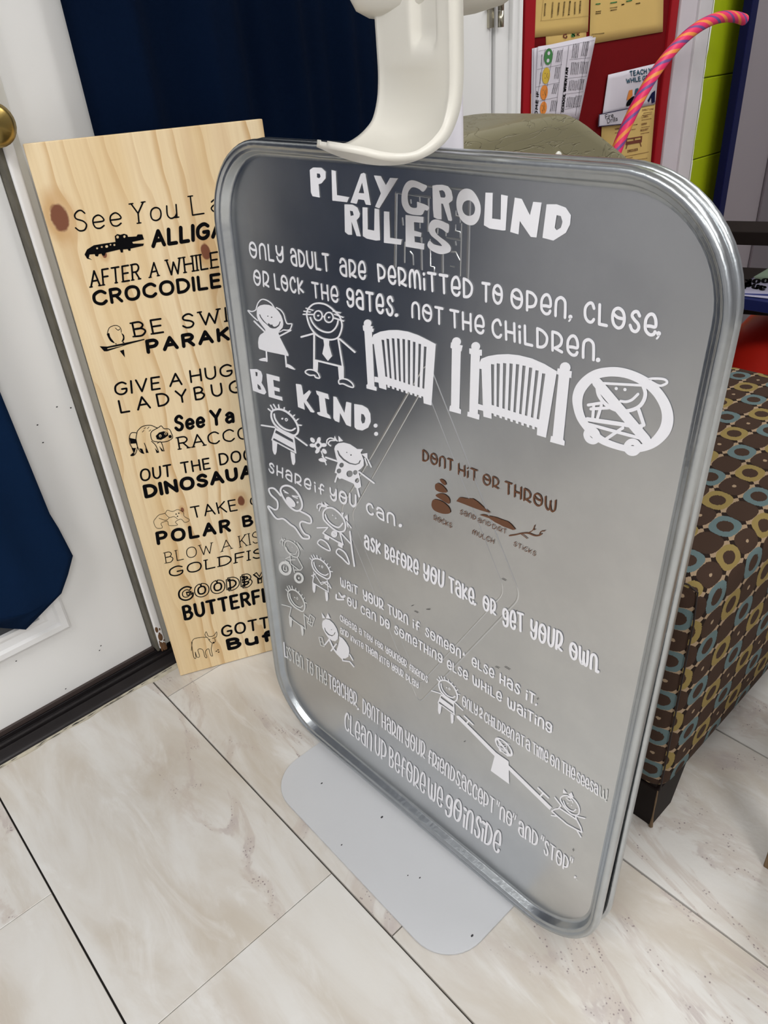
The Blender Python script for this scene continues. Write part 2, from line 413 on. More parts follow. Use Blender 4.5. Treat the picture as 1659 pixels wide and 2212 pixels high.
# weatherstrip gap, mullion, corner rust
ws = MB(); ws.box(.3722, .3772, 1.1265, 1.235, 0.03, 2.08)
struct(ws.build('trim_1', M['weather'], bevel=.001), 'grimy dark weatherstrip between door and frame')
mu = MB(); mu.box(.3774, .404, 1.150, 1.232, .03, 2.12)
mull = struct(mu.build('trim_2', M['mullion'], bevel=.002), 'narrow white painted mullion between the two doors')
boxobj('mullion_face', .3774, .3925, 1.124, 1.152, .032, 2.12, M['white_paint'], mull, bevel=.004, seg=3)
boxobj('mullion_shade_strip', .3925, .404, 1.133, 1.152, .032, 2.12, M['mullion'], mull, bevel=.001)  # grey shade beside the face is put into this recessed strip's colour
ru = MB()
for k in range(16):
    z = .031 + .068*random.random()**1.5; x = .380 + random.random()*.010; r_ = .002 + .0028*random.random()
    ru.sphere((x, 1.1245, z), r_, 7, 5, (1, .25, 2.2))
ru.build('rust_patch', M['rust'], mull)
# threshold
th = MB(); prof = [(1.101, -.002), (1.101, .004), (1.106, .010), (1.121, .0155), (1.1225, .0115), (1.1255, .0115), (1.127, .019), (1.131, .020), (1.133, .013), (1.141, .013), (1.143, .021), (1.150, .022), (1.20, .022), (1.20, -.002)]
th.grid([[(x, y, z) for y, z in prof] for x in (-.60, 1.45)])
thr = struct(th.build('trim_3', M['bronze'], bevel=.0006), 'dark bronze door threshold along the floor')
struct(boxobj('trim_4', -.58, .372, 1.144, 1.151, .0225, .031, mat('door_sweep', (.05, .035, .032), .5)), 'brown rubber sweep under the left door')
ck = MB(); rows = []
for i in range(90):
    x = -.60 + i*(2.05/89); w = .0035 + .003*math.sin(i*1.3) + .0025*random.random()
    if .33 < x < .45: w += .010
    rows.append([(x, 1.1015, .0035), (x, 1.1015-w*.5, .0028+.001*random.random()), (x, 1.1015-w, .0004), (x, 1.1015-w, -.001)])
ck.grid(rows)
ckk = struct(ck.build('trim_5', M['caulk'], smooth=True), 'cracked cream caulk line along the threshold')
cr = MB()
for k in range(40):
    x = -.1 + random.random()*.5; y = 1.0985 - .003*random.random()
    cr.add([(x, y, .0036), (x+.012*random.random(), y-.0012, .0036), (x+.014, y+.0006, .0036)], [(0, 1, 2)])
cr.build('crack', M['speck'], ckk)

# ---------------------------------------------------------------- right door behind the board, with its own curtain and hinge
d2 = struct(boxobj('door_2', .404, 1.375, 1.152, 1.19, .022, 2.06, M['door_paint'], bevel=.002), 'white painted door behind the hand sanitizer stand')
lite(d2, .53, 1.25, .22, 1.93, 1.152)
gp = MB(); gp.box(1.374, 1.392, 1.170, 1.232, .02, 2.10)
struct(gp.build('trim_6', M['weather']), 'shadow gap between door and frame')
st = MB(); st.box(1.3785, 1.3845, 1.156, 1.20, .02, 2.10)
struct(st.build('trim_7', M['white_paint']), 'thin white stop strip in the door gap')
jb = MB()
for (xa, xb, yf) in ((1.391, 1.432, 1.150), (1.432, 1.462, 1.140), (1.446, 1.457, 1.134)): jb.box(xa, xb, yf, 1.235, 0, 2.16)
struct(jb.build('trim_8', M['white_paint'], bevel=.002), 'white door casing beside the red bulletin board')
hg = d2
zb = hy(1066, 60, 1.14).z
hl = MB(); hl.box(1.366, 1.381, 1.146, 1.153, zb, zb+.10); hl = hl.build('hinge_leaf', M['chrome'], hg, bevel=.001)
hp = MB(); hp.tube([(1.393, 1.139, zb), (1.393, 1.139, zb+.027)], .0062, 16); hp.tube([(1.393, 1.139, zb+.0275), (1.393, 1.139, zb+.10)], .0062, 16)
hp.build('hinge_pin', M['chrome'], hl, smooth=True)
hs = MB(); hs.sphere((1.3705, 1.144, zb+.036), .005, 12, 8, (1, .7, 1)); hs.build('screw', M['chrome'], hl, smooth=True)
hs = MB(); hs.sphere((1.362, 1.144, zb+.034), .004, 12, 8, (1, .7, 1)); hs.build('screw', M['chrome'], hl, smooth=True)

def curtain(name, pts_bottom, xL, xR, zT, folds, label):
    rows = []; n = 110
    for j in range(26):
        t = j/25; row = []
        for i in range(n):
            s = i/(n-1); x, z, y = folds(s, t); row.append((x, y, z))
        rows.append(row)
    m = MB(); m.grid(rows)
    o = m.build(name, M['navy2'], smooth=True); tag(o, label, 'curtain'); return o
def f2(s, t):       # curtain on the far door: hangs from above the frame, vertical folds
    x = .497 + (1.14 - .497)*s + .006*t*(1-s)
    z = .12 + t*1.86
    amp = .005 + .011*(.5 + .5*math.sin(s*5.1+.6))
    y = 1.108 + amp*math.sin(s*31 + .5*math.sin(s*9) + t*1.1) + .006*math.sin(s*75+t*2)*(.4+.6*s)
    return x, z, y
curtain('door_curtain', None, 0, 0, 0, f2, 'dark navy curtain hanging in folds behind the pine board')
# navy cloth on the near door, its lower corner cut off on a slant
def cloth_edge(z):      # right hand edge of the cloth against height
    pts = [(.206, .174), (.235, .227), (.262, .252), (.314, .283), (.372, .277), (.395, .272), (.627, .266), (1.1, .258), (2.0, .25)]
    for (z0, x0), (z1, x1) in zip(pts, pts[1:]):
        if z <= z1: return x0 + (x1-x0)*max(0, (z-z0))/(z1-z0)
    return .25
m = MB(); rows = []
for j in range(60):
    t = j/59; row = []
    for i in range(70):
        s = i/69
        zz = .226 + (1.96-.226)*t
        xr = cloth_edge(zz) if t > 0 else .174
        x = -.43 + (xr + .43)*s
        zz = zz + max(0, min(.10, (.174-x)*.72))*(1-t)**6
        y = 1.113 + .006*math.sin((x+.03)*23)*(1-.3*t) + .004*math.sin(x*61+t*2) + .006*math.exp(-((x-.17)/.02)**2)*(1-t)
        row.append((x, y, zz))
    rows.append(row)
m.grid(rows)
o = m.build('door_cloth', M['navy'], smooth=True, solid=.0012)
tag(o, 'navy blue cloth hung over the glass of the near white door', 'curtain')

# ================================================================== RED BOARD WALL, PILLAR, BLOCKS
xrl, xrr = 1.470, 2.076
rb = thing('bulletin_board', 'red fabric bulletin board in a red frame on the back wall', 'bulletin board')
boxobj('board_panel', xrl+.02, xrr-.02, 1.146, 1.155, .30, 1.75, M['boardred'], rb)
f_ = MB()
for (a, b_, c_, d_) in ((xrl, xrl+.034, .28, 1.77), (xrr-.034, xrr, .28, 1.77), (xrl, xrr, .28, .31), (xrl, xrr, 1.74, 1.77)): f_.box(a, b_, 1.138, 1.156, c_, d_)
f_.build('board_frame', M['framered'], rb, bevel=.003)
pl = MB(); pl.box(xrr+.001, 2.16, 1.132, 1.235, 0, ZC)
pil = struct(pl.build('trim_9', M['trim_lilac'], bevel=.004), 'glossy pale painted post between board and green wall')
boxobj('post_face', 2.155, 2.222, 1.124, 1.235, 0, ZC, mat('post_face_paint', (.62, .60, .62), .35, noise=.06, nscale=20), pil, bevel=.003)
edge = MB(); rows = []       # ragged brushed edge where the white paint meets the green
for k in range(90):
    z = .2 + k*.02; rows.append([(2.221, 1.1235, z), (2.2245 + .004*random.random() + .002*math.sin(k*.7), 1.1235, z)])
edge.grid(rows); edge.build('paint_edge', M['white_paint'], pil)
# lime painted blocks
lw = struct(boxobj('wall_green', 2.222, X1, 1.134, 1.156, 0, ZC, M['mortar']), 'bright lime green painted block wall')
zz = 0.195; r_ = 0; zj1 = hy(1535, 166, 1.13).z; zj2 = hy(1520, 375, 1.13).z
bh = .203; z0 = zj1 - bh*4
for k in range(12):
    za, zb_ = z0 + bh*k, z0 + bh*(k+1)
    x = 2.222 - (.2 if k % 2 else 0)
    while x < X1:
        xa, xb = max(x, 2.223), min(x + .40, X1)
        if xb - xa > .03 and zb_ < ZC:
            boxobj('block', xa+.001, xb-.001, 1.126, 1.136, max(0.001, za)+.001, zb_-.001, M['lime'], lw, bevel=.003)
        x += .40
# tall divider panel with navy edge standing off the wall, right of the green blocks
YP = 1.065
xp = hy(1623, 0, YP).x; xq = hy(1638, 0, YP).x
pn = thing('room_divider', 'pale lilac divider panel with dark navy edge standing by the green wall', 'divider')
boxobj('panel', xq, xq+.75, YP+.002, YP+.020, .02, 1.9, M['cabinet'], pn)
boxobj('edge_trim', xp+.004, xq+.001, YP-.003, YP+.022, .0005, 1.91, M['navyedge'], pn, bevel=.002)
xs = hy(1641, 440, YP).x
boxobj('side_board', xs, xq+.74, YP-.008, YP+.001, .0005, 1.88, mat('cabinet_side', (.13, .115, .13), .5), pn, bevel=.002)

# ---------------------------------------------------------------- papers on the board
def pq(pts, Y): return [hy(x, y, Y) for x, y in pts]
def C3(x, y): return (1059 + x/2.765, y/2.765)
def sheet(name, pts, Y, material, label, cat='paper', group=None, curl=.0, th=.0008):
    q = pq([C3(*p) for p in pts], Y)       # order TL TR BR BL
    m = MB(); rows = []
    for j in range(9):
        row = []
        for i in range(9):
            s, t = i/8, j/8
            p = (q[0]*(1-s) + q[1]*s)*(1-t) + (q[3]*(1-s) + q[2]*s)*t
            p = p + Vector((0, -curl*(t*t*.6 + (2*s-1)**2*.4*t), 0)); row.append(p)
        rows.append(row)
    m.grid(rows); o = m.build(name, material, smooth=True, solid=th)
    tag(o, label, cat, group); return o
P_yl = sheet('notice_sheet', [(215, -260), (600, -320), (583, 190), (220, 230)], 1.1445, M['yellow'], 'yellow notice at the top left of the red board', group='yellow notices')
P_yr = sheet('notice_sheet', [(608, -260), (1040, -320), (1030, 190), (592, 265)], 1.1440, M['yellow'], 'yellow notice at the top right of the red board', group='yellow notices')
P_ys = sheet('notice_sheet', [(330, 150), (575, 120), (570, 330), (335, 340)], 1.1452, M['yellow'], 'small yellow sheet tucked between the top notice and the white chart', group='yellow notices')
P_or = sheet('notice_sheet', [(242, 560), (300, 550), (300, 800), (238, 800)], 1.1374, M['orange_ink'], 'orange sheet showing a sliver left of the white chart')
P_w3 = sheet('chart_sheet', [(250, 290), (600, 214), (515, 720), (238, 720)], 1.1365, M['paper'], 'rear sheet of the white chart pad on the red board', curl=.003)
P_w2 = sheet('chart_sheet', [(262, 288), (612, 216), (522, 720), (250, 720)], 1.1335, M['paper'], 'middle sheet of the white chart pad on the red board', curl=.003)
P_w1 = sheet('chart_sheet', [(285, 278), (630, 222), (528, 720), (262, 720)], 1.1300, M['paper'], 'front white feelings chart with green, yellow and orange faces', curl=.0)
P_tw = sheet('flyer', [(705, 447), (1010, 374), (985, 622), (670, 690)], 1.1415, M['paper'], 'white flyer with teal heading TEACH YOU and little shoes')
P_ty = sheet('flyer', [(668, 688), (985, 622), (945, 1130), (650, 1180)], 1.1430, M['yellow'], 'yellow page with a brown dresser picture below the white flyer')
P_fd = sheet('name_tag', [(650, 683), (832, 645), (812, 742), (645, 758)], 1.1385, M['paper'], 'small white tag reading Fire Drills with a dark blue border', 'tag')

# ================================================================== SANITIZER STAND
stand = thing('sanitizer_stand', 'cream hand sanitizer stand with grey floor plate behind the metal sign', 'dispenser stand')
px0, px1, py0, py1, rr = .3555, .690, .3385, .7455, .060
def rrect(x0, x1, y0, y1, r, n=10):
    out = []
    for cx_, cy_, a0 in ((x1-r, y1-r, 0), (x0+r, y1-r, 90), (x0+r, y0+r, 180), (x1-r, y0+r, 270)):
        for k in range(n+1):
            a = math.radians(a0 + 90*k/n); out.append((cx_ + r*math.cos(a), cy_ + r*math.sin(a)))
    return out
rot_a = math.radians(-.7)
def rotp(x, y):
    cx_, cy_ = .36, .54; return (cx_ + (x-cx_)*math.cos(rot_a) - (y-cy_)*math.sin(rot_a), cy_ + (x-cx_)*math.sin(rot_a) + (y-cy_)*math.cos(rot_a))
pts = [rotp(*p) for p in rrect(px0, px1, py0, py1, rr)]
m = MB(); n = len(pts)
m.add([(x, y, .0005) for x, y in pts] + [(x, y, .0030) for x, y in pts] + [(.36 + (x-.36)*.998+.0004, .54+(y-.54)*.998, .0036) for x, y in pts],
      [tuple(2*n+i for i in range(n))] + [(i, (i+1) % n, n+(i+1) % n, n+i) for i in range(n)] + [(n+i, n+(i+1) % n, 2*n+(i+1) % n, 2*n+i) for i in range(n)])
bp_ = m.build('base_plate', M['plate'], stand)
for (px_, py_, rr_) in ((825, 1765, .0016), (695, 1692, .0013), (738, 1825, .001), (907, 1896, .001), (881, 1891, .0008), (1020, 2021, .0015)):
    p = hz(px_, py_, .0038); m_ = MB(); m_.add([(p.x+rr_*1.6*math.cos(k), p.y+rr_*math.sin(k), .0038) for k in range(6)], [tuple(range(6))]); m_.build('scuff', M['speck'], bp_)
PX, PY = .5575, .5085
m = MB(); m.tube([(PX, PY, .003), (PX, PY, 1.45)], .0195, 32); m.build('pole', M['pole'], stand, smooth=True)
m = MB(); rows = [[(PX + r*math.cos(2*math.pi*k/32), PY + r*math.sin(2*math.pi*k/32), z) for k in range(32)] for r, z in ((.045, .0035), (.045, .007), (.026, .014), (.020, .03))]
m.grid(rows, True); m.build('pole_flange', M['pole'], stand, smooth=True)
# drip tray: one J-shaped shell, spoon-like at its lip
YC, HW, KT = .5135, .0585, .955       # modelled at one distance, then brought KT nearer the viewer
path = [(.5305, 1.20), (.5305, 1.08), (.5305, 1.02), (.5305, .985), (.530, .966), (.527, .949), (.520, .934), (.510, .926), (.498, .9205), (.485, .9175), (.471, .918), (.458, .9205), (.447, .924), (.4375, .9268), (.429, .929)]
def dens(P, k=4):
    out = []
    for i in range(len(P)-1):
        p0, p1, p2, p3 = P[max(i-1, 0)], P[i], P[i+1], P[min(i+2, len(P)-1)]
        for j in range(k):
            t = j/k
            out.append(tuple(.5*((2*p1[c])+(-p0[c]+p2[c])*t+(2*p0[c]-5*p1[c]+4*p2[c]-p3[c])*t*t+(-p0[c]+3*p1[c]-3*p2[c]+p3[c])*t**3) for c in range(2)))
    out.append(P[-1]); return out
dp = dens(path, 6); L_ = [0]
for a, b2 in zip(dp, dp[1:]): L_.append(L_[-1] + math.hypot(a[0]-b2[0], a[1]-b2[1]))
tot = L_[-1]; inner, outer = [], []
NS = 33
for i, (x, z) in enumerate(dp):
    a = dp[max(i-1, 0)]; b2 = dp[min(i+1, len(dp)-1)]
    tx, tz = b2[0]-a[0], b2[1]-a[1]; l = math.hypot(tx, tz); tx, tz = tx/l, tz/l
    nx, nz = tz, -tx                        # towards the cup side (inside of the J)
    if nx > 0 and z > .95: nx, nz = -nx, -nz
    if nz < 0 and z <= .95: nx, nz = -nx, -nz
    rem = tot - L_[i]; u = rem/.072
    hw = HW*(math.sqrt(max(0, 1-(1-min(u, 1))**2.2)) if u < 1 else 1); hw = max(hw, .006)
    th = .0045 + (.0135-.0045)*min(1, max(0, (rem-.055)/.055))
    bowl = .012*min(1, max(0, (.140-rem)/.05))*min(1, rem/.085)
    slot = 0
    ri, ro = [], []
    for k in range(NS):
        s = -1 + 2*k/(NS-1); y = YC + s*hw
        sag = bowl*(1 - s*s)
        lip = .0035*min(1, max(0, (abs(s)-.86)/.14))*(1 if rem > .2 else .3)
        ds = 0
        if abs(y-(YC-.018)) < .019 and z > .98:
            ds = .0075*min(1, (.019-abs(y-(YC-.018)))/.005)*min(1, max(0, (z-.984)/.010))
        ri.append((x + nx*(lip-ds) - nx*sag, y, z + nz*(lip-ds) - nz*sag))
        ro.append((x - nx*(th+sag), y, z - nz*(th+sag)))
    inner.append(ri); outer.append(ro)
m = MB(); ring_rows = [ri + ro[::-1] for ri, ro in zip(inner, outer)]
ring_rows = [[CAM + (Vector((p[0] + (p[1]-YC)*.25, p[1], p[2])) - CAM)*KT for p in r_] for r_ in ring_rows]
m.grid(ring_rows, True); e_i = (len(ring_rows)-1)*2*NS; m.f.append(tuple(range(e_i, e_i + 2*NS)))
tr = m.build('drip_tray', M['plastic'], stand, smooth=True)
# underside of the dispenser body, rounded
m = MB(); rows = []
for i, (f, z) in enumerate(((0.02, 1.004), (.45, 1.006), (.75, 1.010), (.9, 1.016), (.98, 1.027), (1, 1.045), (1, 1.30), (.97, 1.33), (.85, 1.35), (.02, 1.355))):
    rows.append([(.553 + (.036 if math.cos(a) > 0 else .046)*f*math.copysign(abs(math.cos(a))**.6, math.cos(a)), .5075 + .083*f*math.copysign(abs(math.sin(a))**.75, math.sin(a)), z) for a in [2*math.pi*k/48 for k in range(48)]])
m.grid(rows, True); m.build('dispenser_body', M['plastic'], stand, smooth=True)

# ================================================================== METAL SIGN (oil drip pan) and the tray behind it
sc_ = 1 - .0085
def sgn_frame(x, y, z0, yaw, lean, rl):
    eh = Vector((math.sin(yaw), -math.cos(yaw), 0)); n_ = Vector((math.cos(yaw), math.sin(yaw), 0))
    ev = Vector((0, 0, 1))*math.cos(lean) + n_*math.sin(lean)
    return Vector((x, y, z0)), eh*math.cos(rl) + ev*math.sin(rl), ev*math.cos(rl) - eh*math.sin(rl)
SP, E1, E2 = sgn_frame(.4642, .8538, .0062, .0357, .0492, -.0178)
SP = CAM + (SP - CAM)*sc_; SW, SH = .6302*sc_, .9128*sc_
SN = E1.cross(E2).normalized()
FACE = -.0120
def s2w(u, v, w=0): return SP + E1*u + E2*v + SN*w
SGN_O = SP + SN*(FACE + .0008)
def px2s(px, py):
    p = hit(px, py, SGN_O, SN) - SP; return p.dot(E1), p.dot(E2)
def rr2(ins, r, n=14):
    return rrect(ins, SW-ins, ins, SH-ins, max(r-ins, .004), n)
def pan(name, P, e1, e2, nn, prof, matface, matrim, parent, flip=1):
    m = MB(); rows = []
    for ins, w in prof:
        rows.append([P + e1*u + e2*v + nn*(w*flip) for u, v in rr2(ins, .100)])
    m.grid(rows, True); m.build('rolled_rim', matrim, parent, smooth=True)
    m = MB(); last = rows[-1]; m.add(last, [tuple(range(len(last)))]); m.build('face', matface, parent)
sign = thing('metal_sign', 'galvanised metal sign lettered PLAYGROUND RULES in white', 'sign')
profile = [(.004, -.0115), (.0012, -.0095), (.0, -.0055), (.0003, -.001), (.0018, .0018), (.0042, .0026), (.0064, .0018), (.0076, .0000), (.0086, -.0008), (.0108, -.0010), (.0120, -.0022), (.0136, -.0098), (.0152, -.0114), (.0180, FACE)]
pan('sign', SP, E1, E2, SN, profile, M['steel'], M['rim'], sign)
back = thing('metal_tray', 'second galvanised tray standing right behind the lettered sign', 'tray')
BP, B1, B2 = sgn_frame(.4642, .8538, .0062, .036, .0350, -.0155)
BP = CAM + (BP - CAM)*sc_ + Vector((.0270, .0, -.001)); BN = B1.cross(B2).normalized()
pan('tray', BP, B1, B2, BN, [(a, b_*.8) for a, b_ in profile], M['steel'], M['rim'], back)

# ================================================================== PINE BOARD
LE, YAWB = .04, -.4141
BH_, BW_, BT = .915, .3147, .019
beh = Vector((math.cos(YAWB), math.sin(YAWB), 0)); bn_ = Vector((-math.sin(YAWB), math.cos(YAWB), 0))
bev = Vector((0, 0, 1))*math.cos(LE) + bn_*math.sin(LE); bbk = beh.cross(bev)*-1
if bbk.dot(bn_) < 0: bbk = -bbk
BO = Vector((.3798, 1.0648, .0015))
mw = Matrix.Identity(4)
for i in range(3): mw[i][0], mw[i][1], mw[i][2], mw[i][3] = beh[i], bbk[i], bev[i], BO[i]
BDO = BO - bbk*.0004
def px2b(px, py):
    p = hit(px, py, BDO, bbk) - BO; return p.dot(beh), p.dot(bev)
def CB(x, y, oy=0): return (x/2.765, oy + y/2.765)
knots = []
for (px_, py_, r_) in ((*CB(355, 1295), .0125), (*CB(1228, 1500), .008), (*CB(1440, 1055, 700), .007), (*CB(1089, 1110, 700), .0032), (*CB(622, 1515), .004)):
    u, v = px2b(px_, py_); knots.append((u, v, r_))
M['pine'] = pine_mat(knots)
pb = MB(); pb.box(0, BW_, 0, BT, 0, BH_)
board = pb.build('wooden_sign', M['pine'], bevel=.0012); board.matrix_world = mw
tag(board, 'pale pine plank sign with black animal goodbye rhymes', 'sign')

# ================================================================== OTTOMAN
ot = thing('ottoman', 'brown ottoman with teal and olive oval pattern and dark feet', 'ottoman')
ox0, ox1, oy0, oy1, oz0, oz1, orad = .700, 1.350, .262, .700, .085, .448, .026
NB = 9
def soft_box():
    vs, uvs, fs = [], [], []
    def face(o_, a, b_, na, nb, uvf):
        base = len(vs)
        for j in range(nb+1):
            for i in range(na+1):
                p = Vector(o_) + Vector(a)*(i/na) + Vector(b_)*(j/nb)
                c_ = Vector((min(max(p.x, ox0+orad), ox1-orad), min(max(p.y, oy0+orad), oy1-orad), min(max(p.z, oz0+orad), oz1-orad)))
                uvs.append(uvf(p)); d = p - c_
                q = c_ + d.normalized()*orad if d.length > 1e-6 else p
                s = (p.x-ox0)/(ox1-ox0); t = (p.y-oy0)/(oy1-oy0); w = (p.z-oz0)/(oz1-oz0)
                bul = .010
                if abs(p.y-oy0) < 1e-6: q.y -= bul*abs(math.sin(math.pi*s))**.5*abs(math.sin(math.pi*w))**.7*.6
                if abs(p.z-oz1) < 1e-6: q.z += .016*abs(math.sin(math.pi*s)*math.sin(math.pi*t))**.6
                if abs(p.x-ox0) < 1e-6: q.x -= .010*abs(math.sin(math.pi*t)*math.sin(math.pi*w))**.6
                vs.append(q)
        for j in range(nb):
            for i in range(na):
                a_ = base + j*(na+1) + i; fs.append((a_, a_+1, a_+na+2, a_+na+1))
    dx, dy, dz = ox1-ox0, oy1-oy0, oz1-oz0
    def steps(o_, *a): pass
    face((ox0, oy0, oz0), (dx, 0, 0), (0, 0, dz), 60, 36, lambda p: (p.x-ox0, (p.z-oz1)*.88))
    face((ox0, oy0, oz1), (dx, 0, 0), (0, dy, 0), 60, 42, lambda p: (p.x-ox0, p.y-oy0))
    face((ox0, oy1, oz0), (0, -dy, 0), (0, 0, dz), 42, 36, lambda p: (-(p.y-oy0)-.027, p.z-oz1+.022))
    face((ox1, oy0, oz0), (0, dy, 0), (0, 0, dz), 42, 36, lambda p: (dx+p.y-oy0, p.z-oz1))
    face((ox1, oy1, oz0), (-dx, 0, 0), (0, 0, dz), 60, 36, lambda p: (p.x-ox0, p.z-oz1))
    face((ox0, oy1, oz0), (dx, 0, 0), (0, -dy, 0), 60, 42, lambda p: (p.x-ox0, p.y-oy0))
    m = MB(); m.v = [tuple(v) for v in vs]; m.f = fs; m.uv = uvs; return m
soft_box().build('cushion', M['fabric'], ot, smooth=True)
m = MB(); m.tube([(ox0+.004, oy0+.004, z) for z in [oz0+.012 + k*.03 for k in range(11)]] + [(ox0+.008, oy0+.008, oz1-.008), (ox0+.008, oy0+.02, oz1-.003)] + [(ox0+.006, oy0+.03+.04*k, oz1-.0025) for k in range(10)], .0011, 8)
m.build('seam', mat('seam_dark', (.02, .012, .01), .8), ot, smooth=True)
m = MB(); m.box(ox0+.015, ox1-.015, oy0+.015, oy1-.015, oz0-.006, oz0+.01); m.build('underside', M['darkwood'], ot)
for (lx, ly, sx, sy) in ((.712, .272, 1, 1), (ox1-.01, .272, -1, 1), (.712, oy1-.01, 1, -1), (ox1-.01, oy1-.01, -1, -1)):
    m = MB(); a, t_ = .088, .082
    top = [(0, 0), (a, 0), (a, t_), (0, t_)]; bot = [(0, 0), (.056, 0), (.056, .056), (0, .056)]
    vs = [(lx+sx*x, ly+sy*y, 0.0005) for x, y in bot] + [(lx+sx*x, ly+sy*y, oz0-.004) for x, y in top]
    m.add(vs, [(3, 2, 1, 0), (4, 5, 6, 7)] + [(i, (i+1) % 4, 4+(i+1) % 4, 4+i) for i in range(4)])
    lg = m.build('leg', M['darkwood'], ot, bevel=.0025)
    if lx == .712 and ly == .272:
        m = MB(); m.tube([(lx+.0005, ly+.0005, z) for z in (.001, .02, .04, .06, .08)], [.0032, .0016, .001, .0014, .001], 6); m.build('worn_edge', M['darkwood_worn'], lg)

# ================================================================== OLIVE CHAIR BEHIND THE SIGN
och = thing('armchair', 'olive green vinyl armchair back showing above the metal sign', 'chair')
YO = .79
prof_px = [(985, 296), (1030, 282), (1075, 272), (1110, 263), (1150, 255), (1190, 248), (1215, 245.5), (1240, 247), (1256, 255), (1275, 268), (1300, 288), (1340, 320), (1380, 355), (1400, 374)]
up = [hy(x, y, YO) for x, y in prof_px]
xl, xr = up[0].x, up[-1].x
prof3 = [(p.x, p.z) for p in up]
m = MB(); N_ = len(prof3); rows = []
for (yy, inset) in ((YO, .022), (YO-.000, .012), (YO+.006, .003), (YO+.018, 0), (YO+.16, 0), (YO+.175, .006), (YO+.18, .03)):
    row = [(x, yy, z-inset) for x, z in prof3]
    row += [(xr-.002, yy, .12), (xl, yy, .12)]
    rows.append(row)
m.grid(rows, True); nn_ = len(rows[0]); m.f.append(tuple(range(nn_))[::-1]); m.f.append(tuple((len(rows)-1)*nn_ + k for k in range(nn_)))
# wrinkled vinyl
oliv = M['olive']; g = G(oliv); bs = g.N['Principled BSDF']; tcv = g.n('ShaderNodeTexCoord').outputs['Object']
w_ = g.noise(g.mapping(tcv, (1, 1, 3)), 7, 2, .5, 3.5); cr_ = g.ramp(g.math('ABSOLUTE', g.math('SUBTRACT', w_, .5)), 0, .02, 0, 1)
bpn = g.n('ShaderNodeBump'); bpn.inputs['Strength'].default_value = .5; bpn.inputs['Distance'].default_value = .004
g.L.new(cr_, bpn.inputs['Height']); g.L.new(bpn.outputs[0], bs.inputs['Normal'])
m.build('back_panel', oliv, och, smooth=True, bevel=.004)
for lx in (xl+.05, xr-.06):
    for ly in (YO+.03, YO+.13): boxobj('leg', lx, lx+.035, ly, ly+.035, .0005, .125, M['darkwood'], och, bevel=.002)
p = hy(1208, 339, YO-.004); m = MB(); m.sphere((p.x, YO-.002, p.z), .0085, 16, 10, (1, .5, 1)); m.build('button', mat('button_white', (.8, .8, .74), .3), och, smooth=True)

# ================================================================== HOOP
hoop = MB(); hc = Vector((2.046, 1.0, .501)); HR = .488; n_ = 240; k_ = 14; uvs = []
ca = hy(1335, 320, 1.04); rows = []
for i in range(n_+1):
    a = math.radians(78.5 + 205*i/n_); cdir = Vector((math.cos(a), 0, math.sin(a))); c_ = hc + cdir*HR + Vector((0, .0, 0))
    row = []
    for k in range(k_+1):
        b_ = 2*math.pi*k/k_; row.append(c_ + (cdir*math.cos(b_) + Vector((0, 1, 0))*math.sin(b_))*.0122); uvs.append((i/n_*.826, -k/k_))
    rows.append(row)
hoop.grid(rows)
for e_i in (0, n_): hoop.f.append(tuple(e_i*(k_+1) + k for k in range(k_)))
hoop.uv = uvs
o = hoop.build('play_hoop', M['rope'], smooth=True); tag(o, 'pink curved play hoop with orange and purple spiral tape, open at one end', 'hoop')

# ================================================================== RIGHT EDGE: dark bookcase, book, red ball seats, wooden foot
bc = thing('side_table', 'dark wood side table with a lower shelf at the right edge', 'table')
q = [hz(1570, 475, .60), hz(1700, 475, .60), hz(1700, 503, .60), hz(1585, 500, .60)]
dr = (q[1]-q[0]).normalized(); nrm = Vector((0, 0, 1)).cross(dr)
A = hz(1560, 499, .60); Bq = hz(1720, 503, .60); dr = (Bq - A).normalized(); ax = Vector((dr.y, -dr.x, 0));
if ax.x < 0: ax = -ax
def slab(name, o_, ln, dp_, z0_, z1_, material, parent, lo=0):
    m = MB(); c4 = [o_ + dr*lo, o_ + dr*ln, o_ + dr*ln + ax*dp_, o_ + dr*lo + ax*dp_]
    m.add([(c.x, c.y, z0_) for c in c4] + [(c.x, c.y, z1_) for c in c4], [(3, 2, 1, 0), (4, 5, 6, 7)] + [(i, (i+1) % 4, 4+(i+1) % 4, 4+i) for i in range(4)])
    return m.build(name, material, parent, bevel=.002)
slab('front_rail', A, .62, .105, .572, .60, M['darkwood'], bc, lo=-.25)
A2 = hz(1560, 652, .455)
slab('lower_shelf', A2, .62, .30, .430, .455, M['darkwood'], bc, lo=-.10)
for (o_, l_) in ((A + ax*.02, -.24), (A + ax*.02, .58), (A2 + ax*.24, -.05), (A2 + ax*.24, .58)):
    slab('leg', o_, l_+.035, .035, .0005, .573 if o_.x < A2.x + .2 else .432, M['darkwood'], bc, lo=l_)
bk = thing('picture_book', 'large picture book with white cover and navy border lying by the red seat', 'book')
zbk = .4815
q = [hz(1596, 641, zbk), hz(1690, 655, zbk), hz(1690, 560, zbk), hz(1622, 600, zbk)]
m = MB(); q2 = [Vector((v.x, v.y, zbk)) for v in q]
m.add([(v.x, v.y, zbk-.026) for v in q2] + [(v.x, v.y, zbk-.0015) for v in q2], [(3, 2, 1, 0), (4, 5, 6, 7)] + [(i, (i+1) % 4, 4+(i+1) % 4, 4+i) for i in range(4)])
m.build('pages', mat('cover_navy', (.006, .012, .09), .4), bk, bevel=.002)
def inq(s, t): return (q2[0]*(1-s) + q2[1]*s)*(1-t) + (q2[3]*(1-s) + q2[2]*s)*t
